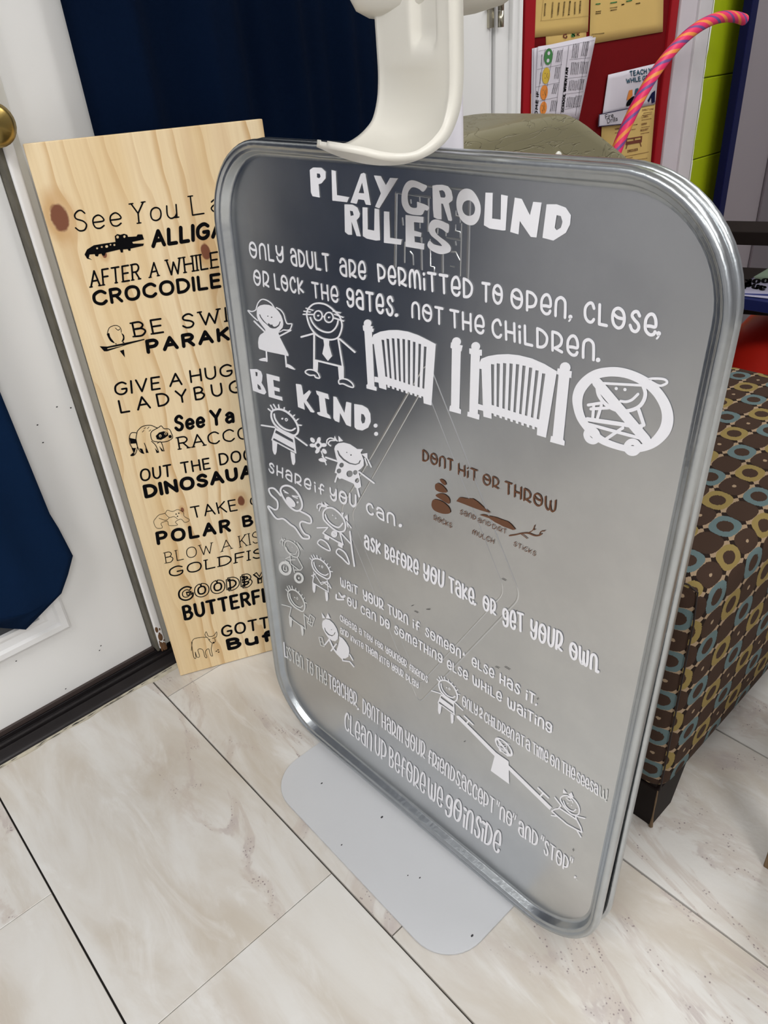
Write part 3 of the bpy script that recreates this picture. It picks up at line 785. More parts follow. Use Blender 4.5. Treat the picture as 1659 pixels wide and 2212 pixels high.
m = MB(); m.add([tuple(inq(s, t) + Vector((0, 0, .0002))) for s, t in ((0, .06), (1, .06), (1, .97), (0.0, .80))], [(0, 1, 2, 3)]); m.build('cover', mat('cover_lilac', (.42, .41, .55), .35), bk)
m = MB(); m.add([tuple(inq(s, t) + Vector((0, 0, .0006))) for s, t in ((.35, .60), (1, .50), (1, .97), (.1, .93))], [(0, 1, 2, 3)]); m.build('cover_picture', mat('cover_green', (.20, .28, .20), .4), bk)
m = MB(); m.add([tuple(inq(s, t) + Vector((0, 0, .0005))) for s, t in ((0, .12), (1, .12), (1, .17), (0, .17))], [(0, 1, 2, 3)]); m.build('cover_stripe', M['blue_ink'], bk)
def ball(px_, py_, dist, r, name, label):
    c = CAM + sight(px_, py_).normalized()*dist
    o = thing(name, label, 'ball', 'red ball seats'); m = MB(); m.sphere((c.x, c.y, c.z), r, 40, 26); m.build('ball_body', M['red'], o, smooth=True)
    m = MB(); m.sphere((c.x, c.y, c.z - r*.98), r*.22, 16, 10, (1, 1, .3)); m.build('base', M['red'], o, smooth=True); return c
c = Vector((2.02, .632, .2005)); o = thing('exercise_ball', 'large shiny red ball behind the patterned ottoman', 'ball', 'red balls'); m = MB(); m.sphere(c, .20, 48, 30); m.build('ball_body', M['red'], o, smooth=True)
m = MB(); m.sphere((c.x-.1985, c.y-.01, c.z), .008, 10, 8, (.4, 1, 1)); m.build('valve', M['boardred'], o, smooth=True)
o = thing('exercise_ball', 'darker red ball half hidden at the sign edge', 'ball', 'red balls'); c = Vector((1.94, 1.03, .1855)); m = MB(); m.sphere(c, .185, 40, 26); m.build('ball_body', M['red'], o, smooth=True)
m = MB(); m.sphere((c.x-.184, c.y-.01, c.z), .007, 10, 8, (.4, 1, 1)); m.build('valve', M['boardred'], o, smooth=True)
# wooden stool foot at the right edge
so = thing('wooden_stool', 'worn wooden stool foot at the lower right edge', 'stool')
p = hz(1647, 1872, 0)
for (a_, b_) in ((0, 0), (.28, 0), (0, -.28), (.28, -.28)):
    boxobj('leg', p.x+a_, p.x+a_+.03, p.y+b_-.03, p.y+b_, .0005, .27, M['darkwood_worn'], so, bevel=.002)
boxobj('seat', p.x-.01, p.x+.32, p.y-.32, p.y+.01, .27, .295, M['darkwood_worn'], so, bevel=.004)

# ================================================================== LETTERING ENGINE (stroke font and cut vinyl shapes)
def catmull(P, closed=False, k=5):
    n = len(P); out = []
    if n < 3: return list(P)
    rng = range(n) if closed else range(n-1)
    for i in rng:
        if closed: p0, p1, p2, p3 = P[(i-1) % n], P[i], P[(i+1) % n], P[(i+2) % n]
        else: p0, p1, p2, p3 = P[max(i-1, 0)], P[i], P[i+1], P[min(i+2, n-1)]
        for j in range(k):
            t = j/k
            out.append(tuple(.5*((2*p1[c])+(-p0[c]+p2[c])*t+(2*p0[c]-5*p1[c]+4*p2[c]-p3[c])*t*t+(-p0[c]+3*p1[c]-3*p2[c]+p3[c])*t**3) for c in range(2)))
    if not closed: out.append(tuple(P[-1]))
    return out
class Flat:            # a set of 2D faces, later laid on a plane
    def __init__(s): s.v = []; s.f = []
    def disc(s, x, y, rx, ry=None, n=12):
        ry = ry or rx; b = len(s.v)
        s.v += [(x+rx*math.cos(2*math.pi*k/n), y+ry*math.sin(2*math.pi*k/n)) for k in range(n)]; s.f.append(tuple(range(b, b+n)))
    def ribbon(s, P, w, closed=False, joints=True, caps=True):
        h = w/2; n = len(P); segs = n if closed else n-1
        if closed or not joints:      # smooth ribbon with averaged normals
            pass
        L, R = [], []
        for i in range(n):
            a = P[(i-1) % n] if (closed or i > 0) else P[i]; b = P[(i+1) % n] if (closed or i < n-1) else P[i]
            dx, dy = b[0]-a[0], b[1]-a[1]; l = math.hypot(dx, dy) or 1; nx, ny = -dy/l, dx/l
            L.append((P[i][0]+nx*h, P[i][1]+ny*h)); R.append((P[i][0]-nx*h, P[i][1]-ny*h))
        b0 = len(s.v); s.v += L + R
        for i in range(segs): j = (i+1) % n; s.f.append((b0+i, b0+j, b0+n+j, b0+n+i))
        if caps and not closed:
            s.disc(*P[0], h, n=10); s.disc(*P[-1], h, n=10)
    def stroke(s, P, w, kind='c', sq=False):
        if kind == 'c': s.ribbon(catmull(P), w)
        elif kind == 'C': s.ribbon(catmull(P, True), w, closed=True)
        elif kind in 'lL':
            Q = list(P) + ([P[0]] if kind == 'L' else [])
            for a, b in zip(Q, Q[1:]): s.ribbon([a, b], w)
    def fill(s, P, holes=(), smooth=False, hsmooth=True):
        loops = [catmull(P, True) if smooth else list(P)] + [catmull(h, True, 4) if hsmooth and len(h) > 3 else list(h) for h in holes]
        tri = tessellate_polygon([[Vector((x, y, 0)) for x, y in lp] for lp in loops])
        b = len(s.v)
        for lp in loops: s.v += lp
        s.f += [tuple(b+i for i in t) for t in tri]
def ell(x, y, rx, ry, rot=0, n=12):
    c, q = math.cos(rot), math.sin(rot)
    return [(x + rx*math.cos(2*math.pi*k/n)*c - ry*math.sin(2*math.pi*k/n)*q, y + rx*math.cos(2*math.pi*k/n)*q + ry*math.sin(2*math.pi*k/n)*c) for k in range(n)]
def nums(t): return [tuple(float(a) for a in p.split(',')) for p in t.split()]

WHIM = {'O': "6|C 3,10 5.2,8.6 6,5 5.2,1.5 3,0 .8,1.5 0,5 .8,8.6;c .5,6.8 2.6,5.3 5.8,5.2", 'N': "5|c 0,0 0,5 .5,8.4 2.6,10 4.6,8.6 5,5 5,0",
 'L': "3.8|l 0,10 0,0 3.8,0", 'Y': "5.2|c 0,10 .2,6.4 1.6,4.6 3.4,5 4.8,7.6;c 5.2,10 5.2,5 4.8,1.6 2.8,0 1,1 .2,3",
 'A': "5|c .2,7.8 1.2,9.8 3.2,10 4.8,8 5,5 5,0;c 5,5.6 3,5.9 .6,5 0,2.6 1.2,.7 3,0 5,0", 'D': "5|l 0,0 0,10;c 0,10 2.8,9.2 5,6.6 4.6,2.8 2.6,.5 0,0",
 'U': "5|c 0,10 0,4 .5,1.6 2.5,0 4.5,1.6 5,4 5,10", 'T': "5|l 0,10 5,10;l 2.6,10 2.6,0", 'R': "4.8|l 0,0 0,10;c 0,10 3,9.6 4.7,7.2 4,3.8 1.4,1.6;l 1.2,1.5 4.8,.2",
 'E': "4.8|c 0,3.8 2.4,4.2 4.8,4.4 4.8,7.6 3.6,10 1.8,9.8 .3,7.4 0,4.4 .4,1.6 2.2,0 4,.4 4.8,1.9", 'P': "5|l 0,0 0,10;c 0,10 3,9.4 5,6.8 4.2,3.4 2,2.1 0,2",
 'M': "7.4|c 0,0 .3,7 2,10 3.4,8 3.7,0;c 3.7,4 4.2,8 5.5,10 7.1,7.4 7.4,0", 'I': "0|l 0,0 0,6;o 0,9.3 .9", 'J': "0|l 0,0 0,7",
 'C': "4.8|c 4.8,7.6 3.8,9.9 2,9.6 .4,7.4 0,4.8 .4,2 1.9,.2 3.7,.3 4.8,1.8", 'S': "4.4|c 4.4,8.2 3.3,10 1.6,9.5 .8,7.6 2,5.8 3.7,4.3 4.3,2.2 3,.1 1.1,.4 0,2.6",
 'K': "4.2|l 0,0 0,10;l 4.2,8.6 .4,4;l .4,4 4.2,1.4", 'H': "4.8|l 0,0 0,10;l 4.8,0 4.8,10;l 0,4.6 4.8,4.6",
 'G': "4.8|C 2.4,10 4.6,8.7 4.7,6.6 3.8,4.6 1.6,4.5 .1,6.4 .5,8.9;c 4.8,8.6 4.9,4.5 4.5,1.4 2.6,0 .8,.5 0,2.3", 'W': "7.4|c 0,10 .2,3 1.8,0 3.2,1.4 3.7,8;c 3.7,4 4.2,1 5.6,0 7.1,2.6 7.4,10",
 'B': "4.4|l 0,0 0,10;c 0,10 3,9.4 3.8,7.6 2.8,5.8 .8,5.2;c .8,5 3.6,4.4 4.4,2.6 3,.3 0,0", 'F': "4|c 1.4,0 1.3,5 1.6,8.4 2.8,10 4,9;l 0,4.8 3.6,4.8",
 'V': "4.4|l 0,8 2,0 4.2,8", '2': "4|c .4,8 1.6,10 3.4,9.4 4,6.6 2.2,4.4 .4,3.4 .6,1.4 2.2,.6 3,2.4 4,1", '"': "1.6|l 0,7.4 .2,10;l 1.6,7.4 1.8,10"}
SANS = {'A': "6.6|l 0,0 3.3,10 6.6,0;l 1.3,3.6 5.3,3.6", 'B': "5|l 0,0 0,10;c 0,10 3,10 4.4,7.7 3,5.4 0,5.3;c 0,5.3 3.4,5.2 5,2.8 3.2,0 0,0", 'C': "6.2|c 6.2,8.2 4.4,9.9 2.4,9.6 .5,7.8 0,5 .5,2.2 2.4,.4 4.4,.1 6.2,1.8",
 'D': "5.8|l 0,0 0,10;c 0,10 3.4,9.6 5.6,7 5.7,3.2 3.4,.4 0,0", 'E': "4.6|l 0,0 0,10 4.6,10;l 0,5.2 4,5.2;l 0,0 4.6,0", 'F': "4.4|l 0,0 0,10 4.4,10;l 0,5.2 3.8,5.2",
 'G': "6.4|c 6.2,8.4 4.4,9.9 2.4,9.6 .5,7.8 0,5 .5,2.2 2.4,.3 4.6,.3 6.2,2 6.4,4.4;l 6.4,4.4 3.8,4.4", 'H': "5.6|l 0,0 0,10;l 5.6,0 5.6,10;l 0,5.2 5.6,5.2", 'I': "0|l 0,0 0,10", 'K': "5.2|l 0,0 0,10;l 5.2,10 .2,4.6;l 1.6,6 5.2,0",
 'L': "4.4|l 0,10 0,0 4.4,0", 'N': "5.8|l 0,0 0,10 5.8,0 5.8,10", 'O': "6.8|C 3.4,10 5.9,8.7 6.8,5 5.9,1.3 3.4,0 .9,1.3 0,5 .9,8.7", 'P': "5|l 0,0 0,10;c 0,10 3.6,9.9 5,7.4 3.6,4.8 0,4.6",
 'Q': "6.8|C 3.4,10 5.9,8.7 6.8,5 5.9,1.3 3.4,0 .9,1.3 0,5 .9,8.7;l 4.4,2.6 6.8,0", 'R': "5.2|l 0,0 0,10;c 0,10 3.6,9.9 5,7.6 3.6,5.2 0,5;l 2.4,5 5.2,0", 'S': "4.8|c 4.7,8.4 3.4,9.9 1.8,9.8 .4,8.2 .8,6.2 3.6,4.6 4.8,2.6 3.8,.3 1.6,.1 0,1.8", 'T': "5.4|l 0,10 5.4,10;l 2.7,10 2.7,0",
 'U': "5.4|c 0,10 0,4 .7,1.3 2.7,0 4.7,1.3 5.4,4 5.4,10", 'V': "6|l 0,10 3,0 6,10", 'W': "8.6|l 0,10 2.2,0 4.3,8 6.4,0 8.6,10", 'Y': "5.6|l 0,10 2.8,4.8 5.6,10;l 2.8,4.8 2.8,0", 'M': "7|l 0,0 .6,10 3.5,3 6.4,10 7,0",
 'y': "5.4|l 0,8 2.6,2.6;c 5.4,8 3,1 1.4,-1 -.2,-.4", 'e': "4.6|c .1,3.3 4.5,3.4 4.3,5.2 2.6,6.6 .6,5.6 0,3.3 .8,.7 2.8,0 4.6,1.1", 'a': "4|c .4,5.4 2,6.6 3.6,5.6 4,4 4,0;c 4,3.8 1.6,3.8 .1,2 1.4,0 4,1.2", 'o': "4.8|C 2.4,6.4 4.2,5.5 4.8,3.2 4.2,.9 2.4,0 .6,.9 0,3.2 .6,5.5",
 'u': "4.4|c 0,6.4 0,2 1.4,0 3.4,.4 4.4,2;l 4.4,6.4 4.4,0", 'f': "3.4|c 1.2,0 1.2,8 2.4,9.8 3.4,9.2;l 0,6 3,6", 'i': "0|l 0,0 0,6.2;o 0,8.8 .5", 'r': "2.6|l 0,0 0,6.2;c 0,4 1.4,6 2.6,6", 'l': "0|l 0,0 0,10", 's': "3|c 3,5.4 1.2,6.4 .4,4.8 2.8,2.4 2,.2 0,.9", 'k': "4|l 0,0 0,10;l 3.6,6.4 0,3;l 1,3.8 4,0", 'n': "4|l 0,6.4 0,0;c 0,4.4 2,6.6 4,5 4,0", 'd': "4.4|C 2.2,6.4 4.4,3.2 2.2,0 0,3.2;l 4.4,10 4.4,0",
 'w': "6|l 0,6.4 1.4,0 3,5 4.6,0 6,6.4", '.': "0|o 0,0 .6"}
for k_, fb in (('o', 'O'),): pass
def parse(tab, ch):
    d = tab.get(ch) or tab.get(ch.upper()) or SANS.get(ch) or SANS.get(ch.upper())
    w, body = d.split('|'); out = []
    for st in body.split(';'):
        kind, rest = st.strip()[0], st.strip()[2:]
        if kind == 'o':
            c, r = rest.rsplit(' ', 1); out.append(('o', nums(c)[0], float(r)))
        else: out.append((kind, nums(rest)))
    return float(w), out
def layout(flat, text, BL, BR, TL, t, tab, serif=False, gap=1.5, outline=False):
    """strokes of a word filling the parallelogram BL-BR-TL (plane coordinates, metres); t = stroke / height"""
    ex = (BR[0]-BL[0], BR[1]-BL[1]); ey = (TL[0]-BL[0], TL[1]-BL[1]); hgt = math.hypot(*ey); w = t*hgt
    g_ = gap + t*10*1.0
    adv, x = [], 0
    for ch in text:
        if ch == ' ': x += 3.2; adv.append(None); continue
        gw, st = parse(tab, ch); adv.append((x, gw, st)); x += gw + g_
    tot = x - g_ + t*10
    lx = math.hypot(*ex); kx = lx/tot
    sw = min(w, kx*t*10*1.6) if kx*10 < hgt else w
    def P(x, y): a = (x + t*5)/tot; b = (t*5 + y*(1-t))/10; return (BL[0]+ex[0]*a+ey[0]*b, BL[1]+ex[1]*a+ey[1]*b)
    for a in adv:
        if a is None: continue
        x0, gw, st = a
        for s_ in st:
            if s_[0] == 'o': flat.disc(*P(x0+s_[1][0], s_[1][1]-.4), w*.62); continue
            pts = [P(x0+p[0], p[1]) for p in s_[1]]
            if outline:
                Q = catmull(pts, s_[0] == 'C') if s_[0] in 'cC' else pts
                n = len(Q); A_, B_ = [], []
                for i in range(n):
                    a1 = Q[max(i-1, 0)]; b1 = Q[min(i+1, n-1)]; dx, dy = b1[0]-a1[0], b1[1]-a1[1]; l = math.hypot(dx, dy) or 1
                    A_.append((Q[i][0]-dy/l*w*.42, Q[i][1]+dx/l*w*.42)); B_.append((Q[i][0]+dy/l*w*.42, Q[i][1]-dx/l*w*.42))
                loop = A_ + B_[::-1]; flat.stroke(loop, w*.24, 'L'); flat.ribbon(B_, w*.42)
                continue
            flat.stroke(pts, sw, s_[0])
            if serif and s_[0] in 'lc':
                for e in (s_[1][0], s_[1][-1]):
                    o_ = s_[1][1] if e is s_[1][0] else s_[1][-2]
                    if (e[1] <= .1 or e[1] >= 9.9) and abs(o_[1]-e[1]) > abs(o_[0]-e[0])*.8 and abs(o_[1]-e[1]) > 2:
                        flat.stroke([P(x0+e[0]-.9, e[1]), P(x0+e[0]+.9, e[1])], sw*.8, 'l')
def lay(flat, name, place, material, parent, label=None, lift=0):
    m = MB(); m.f = flat.f; lift_ = [0]*len(flat.v); top, isl = -1, -1
    for f in flat.f:            # each overlapping piece of film lies a hair above the one before it
        if min(f) > top: isl += 1
        top = max(top, max(f))
        for i in f: lift_[i] = (isl % 24)*4e-6
    m.v = [tuple(place(x, y, w_)) for (x, y), w_ in zip(flat.v, lift_)]
    o = m.build(name, material, parent)
    if label: o['label'] = label
    return o
def conv(crop): ox, oy, s = crop; return lambda p: (ox + p[0]/s, oy + p[1]/s)
W_LIFT = .0008
def place_s(u, v, w=0): return s2w(u, v, FACE + W_LIFT + w)
class Sheet:          # gathers one piece of lettering/drawing on the metal sign
    def __init__(s, crop, topx=px2s): s.c = conv(crop); s.F = Flat(); s.px = topx
    def q(s, p): return s.px(*s.c(p))
    def word(s, txt, BL, BR, TL, t=.145, tab=WHIM, **k):
        layout(s.F, txt, s.q(BL), s.q(BR), s.q(TL), t, tab, **k); return s
    def dot(s, x, y, r):
        F_ = Flat(); F_.disc(x, y, r, n=14); s.merge(F_); return s
    def merge(s, F_):
        b = len(s.F.v); s.F.v += [s.q(p) for p in F_.v]; s.F.f += [tuple(b+i for i in f) for f in F_.f]
    def st(s, kind, w, txt):
        for part in txt.split(';'):
            F_ = Flat(); F_.stroke(nums(part), w, kind); s.merge(F_)
        return s
    def fl(s, txt, holes=(), smooth=False, hs=True):
        F_ = Flat(); F_.fill(nums(txt), [nums(h) if isinstance(h, str) else h for h in holes], smooth, hs); s.merge(F_); return s
    def done(s, name, material, label=None, parent=None):
        return lay(s.F, name, place_s, material, parent or sign, label)
ca_, cb_, cc_ = (520, 500, 4.1475), (840, 550, 4.1475), (1100, 600, 4.1475)
c4, c5, c6, c7, c8 = (740, 680, 6.381), (960, 700, 5.925), (1220, 780, 6.381), (520, 630, 5.925), (530, 780, 5.184)
c9, c10, c11, c12, c13 = (560, 980, 5.184), (880, 960, 4.879), (770, 1130, 5.184), (1020, 1250, 5.53), (720, 1230, 5.925)
c14, c15, c16, c17, c18 = (930, 1340, 5.925), (590, 1150, 7.374), (600, 1370, 6.381), (730, 1500, 5.925), (960, 1620, 5.184)
c17b, c19, c20, c21 = (920, 1440, 6.9125), (1100, 1540, 6.9125), (660, 340, 2.765), (840, 380, 8.295)
V = M['vinyl']
# ---- titles, cut as solid letters
T = [
 (c20, "25,75 45,60 95,62 120,85 120,125 95,155 78,160 85,240 42,232 32,210", ["68,95 85,98 90,115 82,125 68,120"]),
 (c20, "155,75 180,82 188,225 260,238 248,268 160,258", []),
 (c20, "330,98 348,92 358,100 390,285 360,282 350,255 315,250 305,278 268,270", ["338,150 350,215 318,212"]),
 (c20, "408,108 450,112 480,165 505,122 552,125 440,305 415,295 450,215", []),
 (c21, "685,185 615,285 540,235 460,205 400,215 350,290 338,400 360,510 410,565 500,565 505,470 560,480 715,550 690,622 645,615 600,690 540,705 430,695 330,660 270,590 230,480 230,330 265,200 320,115 400,78 500,95 600,140", []),
 (c21, "780,175 850,160 960,158 1060,185 1120,260 1145,380 1140,440 1075,490 1135,790 1115,810 1065,800 970,500 940,495 945,780 870,775 805,740 790,600", ["900,265 960,255 1000,290 1018,360 1000,390 930,385"]),
 (c21, "1210,520 1220,400 1260,300 1330,240 1410,228 1500,265 1580,370 1635,500 1645,640 1610,780 1540,865 1460,885 1370,855 1290,780 1235,660", ["1315,570 1340,480 1400,440 1460,445 1520,500 1545,590 1520,680 1450,715 1380,700 1335,650"]),
 (c20, "1075,210 1118,212 1115,365 1165,372 1168,222 1208,230 1195,435 1180,437 1100,425 1065,405", []),
 (c20, "1250,240 1292,248 1340,345 1360,265 1410,270 1380,478 1345,475 1280,380 1272,460 1222,445", []),
 (c20, "1440,280 1500,280 1555,300 1585,345 1580,400 1555,450 1480,497 1415,480", ["1500,345 1525,350 1535,385 1525,420 1500,435 1488,420"]),
 (c20, "232,280 280,282 310,300 325,335 322,355 305,375 330,472 305,470 275,385 278,462 255,462 235,445", ["265,318 282,322 288,345 270,350"]),
 (c20, "340,298 370,300 372,430 410,438 412,305 440,310 445,495 420,497 365,485 342,470", []),
 (c20, "468,322 500,325 505,480 575,490 570,522 468,510", []),
 (c21, "298,698 620,735 618,842 450,828 455,980 585,1020 575,1095 458,1080 465,1185 635,1215 630,1322 300,1268", []),
 (c21, "1078,880 1058,1022 960,960 880,930 835,950 840,1010 900,1080 1020,1170 1090,1240 1112,1310 1080,1370 960,1402 860,1385 740,1320 690,1240 728,1160 800,1220 900,1250 950,1248 880,1170 760,1070 715,980 715,890 760,810 830,780 920,795 1020,840", []),
]
for i, (cr_, o_, h_) in enumerate(T):
    Sheet(cr_).fl(o_, h_, smooth=(i in (4, 6, 14)), hs=(i in (6,))).done('title_letter', V)
K = [("50,90 130,90 175,115 192,160 188,220 180,240 215,300 235,350 215,375 190,370 85,330", ["112,120 135,125 138,165 118,170", "135,255 165,280 180,320 150,318 138,295"]),
 ("235,140 380,178 385,228 312,210 320,285 382,305 385,345 325,330 330,380 410,402 418,445 262,400", []),
 ("565,255 620,262 632,280 650,380 715,325 735,350 685,440 775,570 760,578 730,570 655,460 665,545 590,515", []),
 ("790,330 925,370 938,430 890,415 915,585 945,610 958,648 830,610 805,590 805,572 838,570 822,390 800,370", []),
 ("985,395 1020,405 1110,580 1130,455 1185,470 1183,735 1130,715 1060,580 1052,688 1005,670 985,640", []),
 ("1218,480 1310,495 1370,530 1400,590 1405,680 1375,745 1310,778 1245,765 1222,740", ["1298,590 1325,598 1345,640 1335,690 1310,700 1295,660"])]
for o_, h_ in K: Sheet(c8).fl(o_, h_, hs=False).done('title_letter', V)
Sheet(c8).dot(1458, 723, 23).dot(1464, 815, 23).done('title_letter', V)
# ---- sentences
def line(words, material=V, t=.145, name='lettering', dots=(), label=None):
    for (cr_, txt, BL, BR, TL) in words: Sheet(cr_).word(txt, BL, BR, TL, t).done(name, material, label)
    for (cr_, x, y, r) in dots: Sheet(cr_).dot(x, y, r).done('full_stop', material)
line([(ca_, 'ONLY', (80, 236), (390, 290), (66, 84)), (ca_, 'ADULT', (452, 308), (800, 368), (436, 146)), (ca_, 'ARE', (888, 400), (1124, 440), (878, 232)),
      (cb_, 'TO', (830, 424), (1020, 458), (830, 240)), (cb_, 'OPEN', (1088, 480), (1590, 580), (1088, 290)), (cc_, 'CLOSE', (665, 400), (1318, 536), (668, 200))], dots=[(cc_, 548, 350, 19), (cc_, 1338, 500, 22)])
S = Sheet(ca_); S.word('PERMITTED', (1228, 455), (1228, 455), (1220, 284)) if False else None
def mixed(txt, c1, BL, TL, c2, BR, t=.145):
    S = Sheet(c1); a = conv(c1); b = conv(c2); layout(S.F, txt, px2s(*a(BL)), px2s(*b(BR)), px2s(*a(TL)), t, WHIM); return S
mixed('PERMITTED', ca_, (1230, 455), (1218, 284), cb_, (755, 405)).done('lettering', V)
Sheet(cc_).st('c', 16, "552,352 548,372 536,388").done('comma', V)
Sheet(cc_).st('c', 18, "1342,505 1338,525 1322,545").done('comma', V)
line([(ca_, 'OR', (115, 482), (258, 508), (108, 336)), (ca_, 'LOCK', (308, 522), (568, 574), (292, 372)), (ca_, 'THE', (640, 595), (878, 646), (628, 446)), (ca_, 'GATES', (950, 676), (1370, 768), (942, 498)),
      (cb_, 'NOT', (202, 570), (490, 640), (198, 410)), (cb_, 'THE', (545, 652), (858, 724), (540, 482))], dots=[(ca_, 1394, 750, 17)])
mixed('CHILDREN', cb_, (922, 742), (915, 560), cc_, (768, 752)).done('lettering', V)
Sheet(cc_).dot(796, 736, 21).done('full_stop', V)
line([(c9, 'SHARE', (100, 205), (583, 418), (98, 85)), (c9, 'IF', (618, 430), (738, 478), (610, 300)), (c9, 'YOU', (790, 522), (1092, 614), (785, 372)), (c9, 'CAN', (1198, 668), (1528, 818), (1188, 530))], dots=[(c9, 1580, 805, 20)], t=.16)
line([(c11, 'ASK', (88, 285), (268, 368), (86, 122)), (c11, 'BEFORE', (320, 402), (692, 592), (316, 228)), (c11, 'YOU', (748, 640), (976, 738), (752, 443)), (c11, 'TAKE', (1036, 775), (1316, 925), (1032, 590)), (c11, 'OR', (1416, 975), (1560, 1045), (1416, 795)),
      (c12, 'GET', (365, 575), (612, 655), (362, 335)), (c12, 'YOUR', (690, 718), (1072, 885), (700, 473)), (c12, 'OWN', (1160, 950), (1490, 1130), (1165, 735))], dots=[(c11, 1327, 910, 16), (c12, 1501, 1112, 20)], t=.15)
line([(c13, 'WAIT', (92, 215), (314, 335), (88, 98)), (c13, 'YOUR', (385, 395), (642, 525), (378, 255)), (c13, 'TURN', (700, 568), (958, 718), (693, 438)), (c13, 'IF', (1018, 752), (1108, 800), (1016, 625)), (c13, 'SOMEON', (1175, 850), (1632, 1145), (1174, 730)),
      (c14, 'ELSE', (528, 580), (812, 752), (528, 458)), (c14, 'HAS', (882, 805), (1142, 965), (886, 670)), (c14, 'IT', (1218, 1018), (1330, 1088), (1228, 878))], dots=[(c14, 1350, 1080, 15)])
Sheet(c14).fl("430,405 445,455 412,450 415,425").done('peeled_letter', V, 'remnant of a peeled white letter')
line([(c13, 'OU', (178, 458), (300, 518), (176, 342)), (c13, 'CAN', (352, 562), (548, 675), (348, 448)), (c13, 'DO', (602, 712), (722, 778), (598, 588)), (c13, 'SOMETHING', (780, 820), (1395, 1212), (778, 704)),
      (c14, 'ELSE', (212, 612), (476, 775), (210, 492)), (c14, 'WHILE', (538, 820), (910, 1055), (537, 696)), (c14, 'WAITING', (982, 1116), (1550, 1462), (984, 982))])
Sheet(c13).st('c', 22, "38,325 45,380 130,385").st('c', 16, "72,300 105,350").fl("90,345 150,325 160,345 130,370 100,362").done('peeled_letter', V, 'curled white letter Y peeling off')
line([(c13, 'CHOOSE', (88, 660), (300, 808), (84, 572)), (c13, 'A', (330, 824), (363, 848), (330, 745)), (c13, 'TOY', (392, 862), (504, 945), (388, 780)), (c13, 'FOR', (535, 968), (640, 1042), (530, 886)), (c13, 'YOUNGER', (672, 1072), (940, 1262), (668, 975)), (c13, 'FRIENDS', (972, 1290), (1207, 1460), (972, 1200))], t=.13)
line([(c13, 'AND', (88, 820), (195, 880), (88, 740)), (c13, 'INVITE', (222, 912), (386, 1022), (220, 838)), (c13, 'THEM', (412, 1045), (568, 1152), (410, 955)), (c13, 'INTO', (592, 1180), (720, 1264), (590, 1090)), (c13, 'YOUR', (748, 1290), (898, 1392), (745, 1192)), (c13, 'PLAY', (932, 1420), (1092, 1532), (928, 1332))], t=.13)
line([(c16, 'ISTEN', (135, 345), (352, 498), (122, 152)), (c16, 'TO', (395, 525), (494, 588), (388, 328)), (c16, 'THE', (520, 612), (680, 718), (512, 412))], M['vinyl_ghost'], t=.10, label='faded lettering LISTEN TO THE')
Sheet(c16).st('l', 16, "84,115 100,308 128,318").done('lettering', V)
line([(c16, 'TEACHER', (705, 748), (1092, 1018), (697, 538)), (c16, 'DONT', (1172, 1100), (1400, 1265), (1172, 878)), (c17, 'HARM', (562, 428), (828, 632), (562, 225)), (c17, 'YOUR', (860, 668), (1110, 835), (866, 448)), (c17, 'FRIENDS', (1150, 880), (1556, 1190), (1158, 685)),
      (c18, 'ACCEPT', (192, 440), (552, 728), (198, 260)), (c18, 'NO', (617, 782), (752, 872), (626, 615)), (c18, 'AND', (826, 950), (1040, 1095), (833, 778)), (c18, 'STOP', (1110, 1168), (1380, 1378), (1122, 993))], dots=[(c16, 1107, 1032, 15), (c17, 1563, 1197, 14)], t=.12)
Sheet(c18).st('l', 13, "598,570 590,608;618,588 608,630;780,710 770,752;802,735 790,778;1095,958 1085,995;1115,975 1106,1015;1418,1200 1408,1238;1440,1220 1430,1262").dot(1462, 1425, 13).fl("1478,1445 1490,1458 1480,1460").done('quotation_marks', V)
line([(c17, 'CLEAN', (86, 452), (430, 738), (88, 204)), (c17, 'UP', (474, 765), (616, 885), (478, 498)), (c17, 'BEFORE', (656, 925), (1110, 1292), (660, 652)), (c17, 'WE', (1150, 1322), (1332, 1472), (1160, 1052)), (c18, 'GO', (5, 740), (180, 828), (25, 483)), (c18, 'INSIDE', (207, 872), (610, 1178), (230, 618))], t=.115)
line([(c17b, 'ONLY', (542, 592), (770, 748), (545, 422)), (c17b, '2', (795, 772), (842, 798), (800, 598)), (c17b, 'CHILDREN', (872, 828), (1315, 1118), (876, 662)), (c17b, 'AT', (1345, 1148), (1468, 1218), (1350, 972)),
      (c19, 'A', (245, 550), (308, 585), (250, 378)), (c19, 'TIME', (347, 610), (575, 757), (350, 428)), (c19, 'ON', (610, 782), (745, 866), (615, 602)), (c19, 'THE', (783, 895), (978, 1014), (788, 710)), (c19, 'SEESA', (1006, 1036), (1322, 1244), (1010, 868))], t=.125)
line([(c19, 'W', (1345, 1262), (1462, 1320), (1352, 1090))], M['vinyl_ghost'], t=.09, dots=[(c19, 1443, 1320, 14)], label='faded letter W')
B_ = M['vinyl_brown']
line([(c10, 'DONT', (155, 176), (482, 292), (155, 52)), (c10, 'HIT', (530, 318), (738, 398), (530, 195)), (c10, 'OR', (790, 424), (962, 478), (790, 302)), (c10, 'THROW', (1020, 518), (1562, 730), (1022, 382))], B_, t=.115, label='brown lettering DONT HIT OR THROW')
line([(c10, 'ROCKS', (275, 795), (464, 886), (275, 742)), (c10, 'SAND', (548, 735), (720, 802), (552, 685)), (c10, 'AND', (738, 818), (876, 872), (738, 772)), (c10, 'DIRT', (893, 888), (1042, 948), (893, 838)), (c10, 'MULCH', (680, 945), (910, 1052), (682, 895)), (c10, 'STICKS', (1115, 1068), (1350, 1182), (1118, 1020))], B_, t=.12, label='small brown captions')
S = Sheet(c10)
